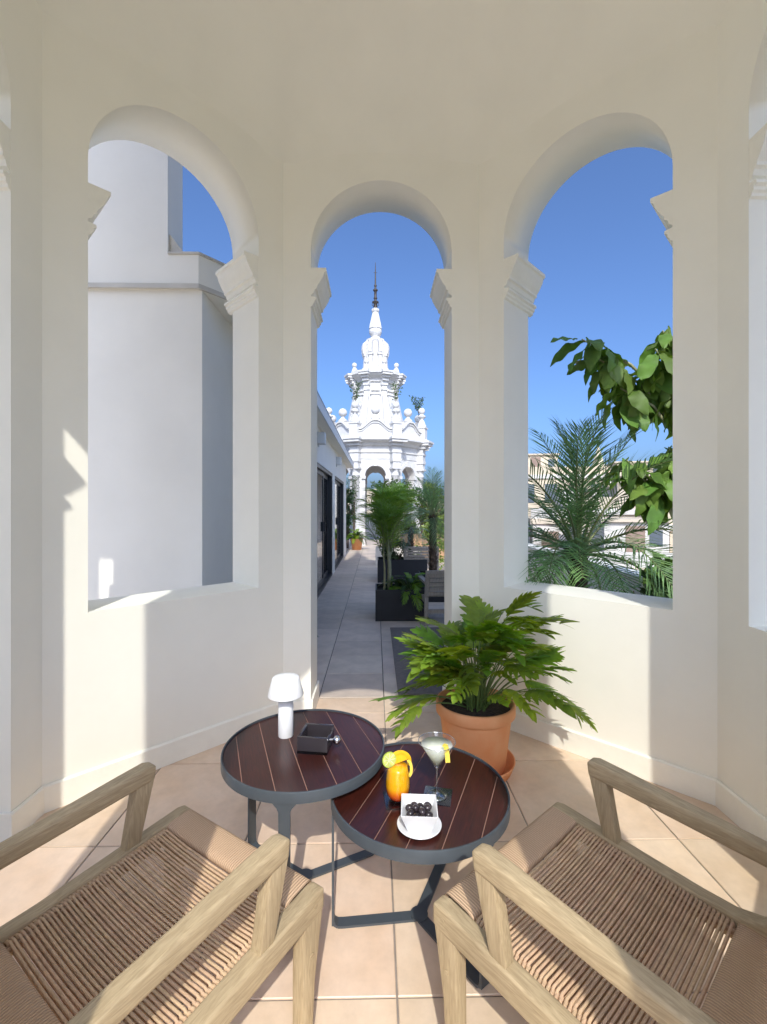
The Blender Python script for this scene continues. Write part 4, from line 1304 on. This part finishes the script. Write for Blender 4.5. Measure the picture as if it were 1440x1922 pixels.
# ------------------------------------------------------------------ terrace planters and plants seen through the doorway
def planter(label, x0, x1, y0, y1, h, m, group='planter boxes on the terrace'):
    t = thing('planter_box', label, 'planter', ((x0 + x1) / 2, (y0 + y1) / 2, 0), group=group)
    hx, hy, th = (x1 - x0) / 2, (y1 - y0) / 2, 0.018
    MB().box(-hx, hx, -hy, -hy + th, 0.001, h).build('side', m, t); MB().box(-hx, hx, hy - th, hy, 0.001, h).build('side', m, t)
    MB().box(-hx, -hx + th, -hy + th, hy - th, 0.001, h).build('side', m, t); MB().box(hx - th, hx, -hy + th, hy - th, 0.001, h).build('side', m, t)
    MB().box(-hx + th, hx - th, -hy + th, hy - th, 0.001, h - 0.05).build('soil', 'soil', t)
    return t
planter('low black planter box nearest the doorway on the terrace', 0.0, 0.62, 5.62, 6.10, 0.38, 'planter_black')
planter('second black planter box farther along the walkway', 0.04, 0.95, 8.45, 8.95, 0.42, 'planter_black')
planter('black planter box holding the shaggy-trunked palm behind the slatted chair', 0.66, 1.10, 6.72, 7.16, 0.40, 'planter_black')
planter('cream planter box in the sun far along the walkway', 0.0, 1.1, 10.85, 11.3, 0.42, 'planter_cream')
wpl = planter('long brown wooden planter in the sun before the far tower', 0.45, 2.3, 12.3, 12.75, 0.66, 'wood_brown')
rug = MB().box(0.168, 1.45, 3.42, 5.30, 0.001, 0.010).build('rug', 'rug')
tag(rug, 'flat grey-brown outdoor rug on the shaded terrace beyond the doorway', 'rug')

ar_me = [frond_mesh('frond', 0.62, 22, 0.24, 0.75 + 0.15 * k, 60 + k, 'leaf_areca', lift=0.9, wl=0.015) for k in range(3)]
def areca(label, loc, h, nst, seed, scale=1.0, nf=5):
    r_ = random.Random(seed)
    t = thing('areca_palm', label, 'palm', loc, group='feathery palms in the planters')
    for k in range(nst):
        a = r_.uniform(0, 360); rr = r_.uniform(0, 0.07) * (nst > 1); hh = h * r_.uniform(0.7, 1.0)
        lean = r_.uniform(0.0, 0.10)
        p0 = Vector((rr * math.cos(R(a)), rr * math.sin(R(a)), 0)); p1 = p0 + Vector((lean * math.cos(R(a)), lean * math.sin(R(a)), hh))
        MB().tube([p0, p0.lerp(p1, 0.5) + Vector((0.01, 0, 0)), p1], [0.016, 0.013, 0.009], 7).build('stem', 'stem_pale', t)
        for j in range(nf):
            f = link('frond', ar_me[r_.randrange(3)], t, p1 - Vector((0, 0, 0.03 * j)), scale=(scale,) * 3)
            aim(f, j * 137.5 + r_.uniform(-25, 25) + k * 60, r_.uniform(20, 55), r_.uniform(-10, 10))
    return t
areca('slender feathery palm rising from the nearest black planter', (0.17, 5.86, 0.33), 0.66, 5, 8, 1.0, 5)
areca('feathery palm rising from the second black planter', (0.22, 8.72, 0.37), 0.8, 6, 18, 1.25, 6)
areca('feathery palm in the cream planter far along the walkway', (0.55, 11.1, 0.37), 0.9, 7, 28, 1.3, 6)

pm_me = [frond_mesh('frond', 1.0, 34, 0.31, 0.40 + 0.26 * k, 70 + k, 'leaf_palm', lift=0.35, wl=0.013) for k in range(4)]
pb_me = [frond_mesh('frond', 1.0, 30, 0.28, 0.8 + 0.25 * k, 80 + k, 'leaf_blue', lift=0.4, wl=0.014) for k in range(2)]
def palm(label, loc, trunk_h, nf, size, seed, meshes, trunk_r=0.06, el=(80, -25), group='feather palms', azr=None, shag=True):
    r_ = random.Random(seed)
    t = thing('feather_palm', label, 'palm', loc, group=group)
    b = MB()
    prof = []
    nz = max(6, int(trunk_h / 0.04))
    for k in range(nz + 1):
        prof.append((trunk_r * (1 + 0.10 * (k % 2)) * (1.1 - 0.2 * k / nz), trunk_h * k / nz))
    b.lathe(prof, 14, smooth=False)
    if shag:
        for k in range(int(trunk_h * 260)):
            a = r_.uniform(0, 2 * PI); z = r_.uniform(0.02, trunk_h)
            e = Vector((math.cos(a), math.sin(a), 0)); s = Vector((-math.sin(a), math.cos(a), 0))
            p = e * trunk_r * 0.95 + Vector((0, 0, z))
            q = p + e * 0.035 + Vector((0, 0, 0.055))
            b.add([p - s * 0.012, p + s * 0.012, q + s * 0.005, q - s * 0.005], [(0, 1, 2, 3)])
    b.build('trunk', 'bark', t, fixn=False)
    for j in range(nf):
        q = (j + 0.5) / nf
        e = el[0] + (el[1] - el[0]) * q + r_.uniform(-6, 6)
        a = j * 137.5 + r_.uniform(-14, 14) if azr is None else azr(j)
        f = link('frond', meshes[min(len(meshes) - 1, int(q * len(meshes)))], t, (0.02 * math.sin(R(a)), 0.02 * math.cos(R(a)), trunk_h - 0.03 * q), scale=(size * r_.uniform(0.9, 1.08),) * 3)
        aim(f, a, e, r_.uniform(-15, 15))
    return t
palm('feather palm with dark shaggy trunk behind the slatted chairs', (0.865, 6.95, 0.34), 0.92, 20, 0.72, 4, pm_me, 0.052, (80, -35))
palm('bluish drooping palm above the second black planter', (0.66, 8.70, 0.37), 0.62, 16, 0.62, 6, pb_me, 0.045, (60, -45))
big = palm('large feather palm just outside the right arch, fronds over the sill', (1.78, 4.02, 0.0), 1.0, 27, 1.24, 14, pm_me, 0.075, (84, -34))
# front fronds that hang over the sill
for (a, e, s, mi) in ((213, 3, 1.36, 1), (224, 0, 1.30, 1), (203, 2, 1.30, 1), (216, -8, 1.2, 1), (236, 10, 1.1, 1), (190, 6, 1.05, 2)):
    f = link('frond', pm_me[mi], big, (0, 0, 0.97), scale=(s, s, s)); aim(f, a, e, 5)
for k in range(9):   # dry brown leaf bases under the crown
    pass
bigpot = thing('palm_pot', 'terracotta pot at the foot of the palm outside the right arch', 'pot', (1.78, 4.02, 0))
MB().lathe([(0.0, 0.002), (0.19, 0.002), (0.25, 0.36), (0.28, 0.37), (0.285, 0.43), (0.25, 0.43), (0.24, 0.40), (0, 0.40)], 36, caps=False).build('body', 'terracotta', bigpot)

# ferny plants hanging over the planters
def fern(label, loc, n, size, seed, el=(70, -20)):
    r_ = random.Random(seed)
    t = thing('fern', label, 'plant', loc, group='low leafy plants in the planters')
    for j in range(n):
        f = link('frond', fern_me[r_.randrange(2)], t, (r_.uniform(-0.06, 0.06), r_.uniform(-0.04, 0.04), 0), scale=(size * r_.uniform(0.8, 1.15),) * 3)
        aim(f, j * 137.5 + r_.uniform(-20, 20), el[0] + (el[1] - el[0]) * (j + 0.5) / n, r_.uniform(-20, 20))
    return t
fern_me = [frond_mesh('frond', 0.36, 18, 0.085, 1.0 + 0.4 * k, 90 + k, 'leaf_dark' if k else 'leaf_phil', lift=0.35, wl=0.022, bare=0.08) for k in range(2)]
fern('dark fern spilling over the front of the nearest black planter', (0.43, 5.80, 0.35), 34, 0.95, 1, (75, -30))
fern('low fern at the back of the nearest black planter', (0.24, 5.95, 0.35), 20, 0.7, 2)
def bush(label, loc, rad, n, leaf, seed, m, group='leafy bushes', clumps=16, stems=4):
    t = thing('leafy_bush', label, 'bush', loc, group=group)
    r_ = random.Random(seed)
    for k in range(stems):
        a = r_.uniform(0, 2 * PI)
        MB().tube([(0.03 * math.cos(a), 0.03 * math.sin(a), 0), (rad[0] * 0.35 * math.cos(a), rad[1] * 0.35 * math.sin(a), rad[2] * 0.9), (rad[0] * 0.6 * math.cos(a), rad[1] * 0.6 * math.sin(a), rad[2] * 1.5)], [0.014, 0.010, 0.005], 6).build('stem', 'bark', t)
    foliage('foliage', m, t, n, rad, (0, 0, rad[2]), leaf, seed, clumps)
    return t
bush('dark leafy bush in the second black planter', (0.40, 8.62, 0.36), (0.30, 0.20, 0.18), 700, 0.07, 31, 'leaf_dark')
bush('dense bush in the cream planter', (0.3, 11.05, 0.36), (0.26, 0.2, 0.16), 500, 0.07, 32, 'leaf_light')
bush('light green bush in the long wooden planter, nearer the walkway', (0.85, 12.5, 0.6), (0.5, 0.3, 0.50), 2000, 0.08, 33, 'leaf_light')
bush('taller bright bush in the long wooden planter, nearer the parapet', (1.6, 12.5, 0.6), (0.42, 0.25, 0.65), 1200, 0.08, 34, 'leaf_light')
bush('tall climbing greenery at the corner of the white wing', (-0.92, 15.4, 0.0), (0.22, 0.5, 1.15), 2000, 0.09, 35, 'leaf_dark')
bush('bright round bush by the right parapet beyond the chairs', (1.25, 10.0, 0.0), (0.40, 0.4, 0.75), 1200, 0.08, 36, 'leaf_light')
bush('green shrub against the far parapet, seen through the tower arch', (0.35, 22.3, 0.0), (0.9, 0.5, 1.0), 1600, 0.12, 37, 'leaf_light')
bush('dark shrub against the far parapet left of the tower', (-1.3, 22.5, 0.0), (0.9, 0.5, 1.1), 1600, 0.12, 38, 'leaf_dark')
bush('tall green shrub on the terrace right of the tower', (2.15, 17.2, 0.0), (0.42, 0.7, 1.25), 2200, 0.10, 39, 'leaf_light')
bush('dark shrub on the terrace right of the tower, behind the wooden planter', (2.1, 14.6, 0.0), (0.40, 0.6, 0.95), 1800, 0.10, 41, 'leaf_dark')
# wispy small-leaved shrubs that veil the tower's foot
def wispy(label, loc, h, n, seed, spread=0.45, m='leaf_dark', leaf=0.05, group='wispy small-leaved plants'):
    r_ = random.Random(seed)
    t = thing('wispy_shrub', label, 'plant', loc, group=group)
    tw_ = MB(); lf = MB()
    for k in range(n):
        a = r_.uniform(0, 2 * PI); sp = spread * r_.uniform(0.2, 1)
        pts = []
        for j in range(7):
            u = j / 6
            pts.append(Vector((math.cos(a) * sp * u ** 1.5 + r_.uniform(-0.02, 0.02), math.sin(a) * sp * u ** 1.5 + r_.uniform(-0.02, 0.02), h * (u - 0.18 * u ** 3) * r_.uniform(0.94, 1.0))))
        tw_.tube(pts, [0.006 - 0.004 * j / 6 for j in range(7)], 4)
        for j in range(26):
            u = r_.uniform(0.3, 1.0) * 5.99
            i = int(u); p = pts[i].lerp(pts[i + 1], u - i)
            d = Vector((r_.gauss(0, 1), r_.gauss(0, 1), r_.gauss(0, 0.7))).normalized(); s = d.cross(Vector((r_.gauss(0, 1), 1, 0.3))).normalized()
            l = leaf * r_.uniform(0.6, 1.3); p = p + d * 0.02
            lf.add([p, p + d * l * 0.5 + s * l * 0.2, p + d * l, p + d * l * 0.5 - s * l * 0.2], [(0, 1, 2, 3)])
    tw_.build('twigs', 'bark', t, fixn=False); lf.build('leaves', m, t, fixn=False)
wispy('wispy shrub veiling the tower foot behind the feathery palms', (0.45, 12.55, 0.6), 1.85, 34, 51, 0.8, leaf=0.085)
wispy('wispy shrub with fine leaves right of the tower foot', (1.25, 12.5, 0.6), 1.65, 30, 52, 0.7, leaf=0.085)
wispy('fine-leaved creeper climbing the left column of the tower', (-0.72, 15.75, 0.0), 3.0, 18, 53, 0.32, leaf=0.07)
wispy('sprig growing from the tower cornice at the left', (-0.72, 16.45, 4.85), 1.15, 5, 54, 0.28, leaf=0.09, group='sprigs growing on the tower')
wispy('sprig growing from the tower cornice at the right', (0.72, 16.45, 4.85), 1.15, 5, 55, 0.28, leaf=0.09, group='sprigs growing on the tower')
wispy('sprig growing from the far right corner of the tower cornice', (1.62, 17.25, 4.70), 1.0, 6, 56, 0.30, leaf=0.10, group='sprigs growing on the tower')
# small plant whose leaves peek past the left jamb, and the pot by the wing's corner
def potted(label, loc, pr, ph, m, seed, n, size):
    t = thing('potted_plant', label, 'potted plant', loc, group='small potted plants on the terrace')
    MB().lathe([(0.0, 0.001), (pr * 0.72, 0.001), (pr * 0.95, ph * 0.8), (pr, ph * 0.82), (pr, ph), (pr * 0.88, ph), (pr * 0.86, ph * 0.9), (0, ph * 0.9)], 24, caps=False).build('pot', 'terracotta', t)
    r_ = random.Random(seed)
    for j in range(n):
        f = link('frond', m[r_.randrange(len(m))], t, (0, 0, ph * 0.88), scale=(size * r_.uniform(0.8, 1.15),) * 3)
        aim(f, j * 137.5, 75 - 70 * (j + 0.5) / n, r_.uniform(-20, 20))
potted('green plant in an orange pot at the corner of the wing', (-0.60, 14.9, 0), 0.20, 0.36, fern_me, 3, 26, 1.35)
potted('small leafy potted plant tucked behind the left jamb of the doorway', (-0.72, 4.15, 0), 0.12, 0.2, fern_me, 4, 22, 0.72)

# slatted terrace chairs seen from behind
def slat_chair(label, loc, rz):
    t = thing('slatted_chair', label, 'chair', loc, rz, 'weathered slatted terrace chairs')
    w = 0.30
    for s in (-1, 1):
        MB().bar([(s * w, -0.30, 0.0, 0.022, 0.022), (s * w, -0.32, 0.34, 0.022, 0.022), (s * w, -0.40, 0.62, 0.022, 0.02)]).build('leg', 'teak_grey', t)
        MB().box(s * w - 0.022, s * w + 0.022, 0.26, 0.304, 0, 0.50).build('leg', 'teak_grey', t)
        MB().box(s * w - 0.03, s * w + 0.03, -0.36, 0.33, 0.50, 0.525).build('armrest', 'teak_grey', t)
        MB().box(s * w - 0.018, s * w + 0.018, -0.29, 0.258, 0.27, 0.33).build('rail', 'teak_grey', t)
    for k in range(5):
        z = 0.36 + 0.054 * k; y = -0.325 - 0.285 * (z - 0.34)
        MB().box(-w + 0.023, w - 0.023, y - 0.008, y + 0.008, z, z + 0.044).build('back_slat', 'teak_grey', t)
    MB().box(-w - 0.022, w + 0.022, -0.412, -0.385, 0.622, 0.66).build('top_rail', 'teak_grey', t)
    for k in range(7):
        MB().box(-w + 0.02, w - 0.02, -0.27 + 0.075 * k, -0.27 + 0.075 * k + 0.062, 0.331, 0.349).build('seat_slat', 'teak_grey', t)
    MB().box(-w + 0.02, w - 0.02, -0.31, -0.285, 0.14, 0.19).build('stretcher', 'teak_grey', t)
slat_chair('weathered slatted chair with its back turned beside the nearest black planter', (0.87, 5.72, 0), R(4))
slat_chair('weathered slatted chair farther off beside the second black planter', (0.86, 8.85, 0), R(-3))

# ------------------------------------------------------------------ broad-leaved tree outside the right arch
tree = thing('broadleaf_tree', 'large drooping-leaved tree reaching in from the right outside the right arch', 'tree', (2.53, 3.60, 0))
MB().tube([(0, 0, 0), (0.03, 0.0, 0.8), (-0.02, 0.04, 1.6), (-0.05, 0.05, 2.4), (0.0, 0.1, 3.1)], [0.06, 0.052, 0.045, 0.036, 0.02], 10).build('trunk', 'bark', tree)
tl = [oval_leaf(0.30, 0.056, 0.45 + 0.28 * k, 0.18, 100 + k).mesh('leaf', 'leaf_tree', fixn=False) for k in range(4)]
rnd = random.Random(77)
branches = [  # tip positions relative to the trunk foot, number of leaves
    ((-0.80, 0.25, 2.80), 14, 2.25), ((-0.70, 0.15, 2.60), 13, 2.1), ((-0.58, 0.05, 2.34), 13, 2.0), ((-0.36, -0.05, 2.62), 14, 2.2), ((-0.24, 0.05, 2.80), 12, 2.4), ((-0.32, 0.20, 2.45), 13, 2.1),
    ((-0.20, -0.05, 2.30), 12, 2.1), ((-0.50, 0.12, 1.78), 13, 1.3), ((-0.40, 0.05, 1.62), 13, 1.2), ((-0.26, -0.02, 1.66), 11, 1.3), ((-0.16, 0.1, 1.88), 11, 1.5),
    ((-0.28, 0.08, 0.98), 10, 0.7), ((-0.15, -0.05, 1.0), 9, 0.75), ((0.25, -0.1, 2.3), 8, 1.9), ((0.3, 0.2, 1.7), 8, 1.3)]
for (tip, nl, z0) in branches:
    tip = Vector(tip); p0 = Vector((0, 0.03, z0 - 0.25))
    mid_ = p0.lerp(tip, 0.55) + Vector((0, 0, 0.12))
    MB().tube([p0, mid_, tip], [0.018, 0.011, 0.006], 6).build('branch', 'stem_pale', tree)
    nl = int(nl * 1.5)
    for j in range(nl):
        u = 0.62 + 0.38 * (j + 1) / nl
        p = mid_.lerp(tip, max(0, (u - 0.55) / 0.45)) + Vector((rnd.uniform(-0.03, 0.03), rnd.uniform(-0.03, 0.03), rnd.uniform(-0.03, 0.03)))
        lf = link('leaf', tl[rnd.randrange(4)], tree, p, scale=(rnd.uniform(0.8, 1.15),) * 3)
        aim(lf, j * 137.5 + rnd.uniform(-20, 20), rnd.uniform(-72, 5), rnd.uniform(-35, 35))
tp = thing('tree_tub', 'dark square tub at the foot of the broad-leaved tree', 'planter', (2.51, 3.62, 0))
MB().box(-0.13, 0.13, -0.2, 0.2, 0.001, 0.34).build('body', 'planter_black', tp, bevel=0.008)
bush('low dark bush outside the right arch below the tree', (2.05, 3.35, 0.0), (0.28, 0.3, 0.50), 700, 0.12, 61, 'leaf_dark')

# ------------------------------------------------------------------ distant town over the parapet
def town_house(label, cx, cy, w, d, z0, h, m, rz=0.0, storeys=3, bays=4, balcony=True, roof=None, shutter='city_shutter'):
    t = thing('town_house', label, 'building', (cx, cy, z0), rz, 'houses of the town beyond the parapet')
    MB().box(-w / 2, w / 2, -d / 2, d / 2, 0, h).build('wall', m, t)
    MB().box(-w / 2 - 0.15, w / 2 + 0.15, -d / 2 - 0.15, d / 2 + 0.15, h, h + 0.35).build('cornice', 'city_white' if m != 'city_white' else 'city_beige', t)
    if roof == 'tile':
        MB().add([(-w / 2 - 0.3, -d / 2 - 0.3, h + 0.35), (w / 2 + 0.3, -d / 2 - 0.3, h + 0.35), (w / 2 + 0.3, d / 2 + 0.3, h + 0.35), (-w / 2 - 0.3, d / 2 + 0.3, h + 0.35), (-w / 2, 0, h + 2.0), (w / 2, 0, h + 2.0)],
                 [(0, 1, 5, 4), (2, 3, 4, 5), (1, 2, 5), (3, 0, 4), (3, 2, 1, 0)]).build('roof', 'city_red', t)
    else:
        rm = MB().box(-w / 4, w / 8, -d / 5, d / 4, h + 0.351, h + 2.4).build('roof_room', m, t)
        MB().box(-w / 4 - 0.2, w / 8 + 0.2, -d / 5 - 0.2, d / 4 + 0.2, h + 2.401, h + 2.55).build('eave', 'city_beige', rm)
        MB().box(-w / 8, -w / 8 + 0.9, -d / 5 - 0.03, -d / 5 + 0.05, h + 0.36, h + 2.2).build('door', 'city_shutter', rm)
        MB().box(w / 8 - 0.9, w / 8 - 0.3, -d / 5 - 0.03, -d / 5 + 0.05, h + 1.2, h + 2.0).build('window', 'city_glass', rm)
        for (ux, uy) in ((w * 0.25, -d * 0.3), (w * 0.36, 0.1 * d), (-w * 0.38, -d * 0.28)):
            MB().box(ux - 0.45, ux + 0.45, uy - 0.25, uy + 0.25, h + 0.352, h + 1.15).build('roof_unit', 'city_white' if ux > 0 else 'city_rail', t)
        MB().box(-w / 2 - 0.1, w / 2 + 0.1, -d / 2 - 0.1, -d / 2 + 0.05, h + 0.352, h + 1.05).build('roof_parapet', m, t)
    st = min(storeys, 5)
    fh = 3.1
    for s_ in range(st):
        zb = h - fh * (s_ + 1) + 0.9
        for k in range(bays):
            for face in (0, 1):
                if face == 0:
                    u = -w / 2 + w * (k + 0.5) / bays
                    x0_, x1_, y0_, y1_ = u - 0.55, u + 0.55, -d / 2 - 0.03, -d / 2 + 0.1
                else:
                    if k >= max(1, bays - 1):
                        continue
                    u = -d / 2 + d * (k + 0.5) / max(1, bays - 1)
                    x0_, x1_, y0_, y1_ = -w / 2 - 0.03, -w / 2 + 0.1, u - 0.55, u + 0.55
                wi = MB().box(x0_, x1_, y0_, y1_, zb, zb + 1.7).build('window', shutter if (k + s_) % 3 == 0 else 'city_glass', t)
                if face == 0 and balcony and k % 2 == 0:
                    MB().box(x0_ - 0.4, x1_ + 0.4, y0_ - 0.8, y0_ - 0.001, zb - 0.9, zb - 0.75).build('balcony', 'city_white', t)
                    b = MB(); b.box(x0_ - 0.4, x1_ + 0.4, y0_ - 0.8, y0_ - 0.76, zb + 0.15, zb + 0.2)
                    for q in range(10):
                        xx = x0_ - 0.4 + (x1_ - x0_ + 0.8) * q / 9
                        b.box(xx - 0.015, xx + 0.015, y0_ - 0.795, y0_ - 0.765, zb - 0.749, zb + 0.149)
                    b.build('railing', 'city_rail', t)
    return t
town_house('beige apartment house with balconies, leftmost beyond the parapet', 16.5, 46, 10, 9, -12, 15.9, 'city_sand', R(-8), 4, 5)
town_house('white terraced house with roof room beyond the parapet behind the palm', 16.0, 34, 9, 8, -12, 12.2, 'city_white', R(-14), 3, 4)
town_house('cream house with shuttered windows beyond the parapet right of the palm', 18.2, 30, 9, 8, -12, 12.9, 'city_beige', R(-22), 4, 4)
town_house('tall beige block far beyond the parapet under the big leaves', 29, 50, 12, 10, -12, 15.6, 'city_sand', R(-15), 4, 5)
town_house('pale house with tiled roof far beyond the parapet', 24, 38, 9, 9, -12, 12.4, 'city_white', R(-26), 4, 4, roof='tile')
town_house('small tiled house low beyond the parapet at the left', 10.2, 30, 4, 5, -12, 8.2, 'city_red', R(-5), 3, 3, roof='tile')
town_house('white low house beyond the parapet nearest the palm trunk', 13.8, 24, 8, 6, -12, 10.2, 'city_white', R(-12), 3, 4)
town_house('sand coloured house at the far right beyond the parapet', 22.5, 27, 9, 8, -12, 12.0, 'city_sand', R(-30), 4, 4)
town_house('broad pale block behind the tower on the far side of the street', 1, 60, 26, 10, -12, 13.0, 'city_beige', 0, 4, 8)
sp = thing('church_spire', 'slim pale church spire far beyond the palm', 'spire', (34, 70, -12))
MB().box(-1.6, 1.6, -1.6, 1.6, 0, 16).build('shaft', 'city_white', sp)
MB().lathe([(1.9, 16), (1.9, 16.5), (1.2, 17), (1.0, 19.5), (0.1, 22.5)], 8, smooth=False).build('cap', 'city_sand', sp)
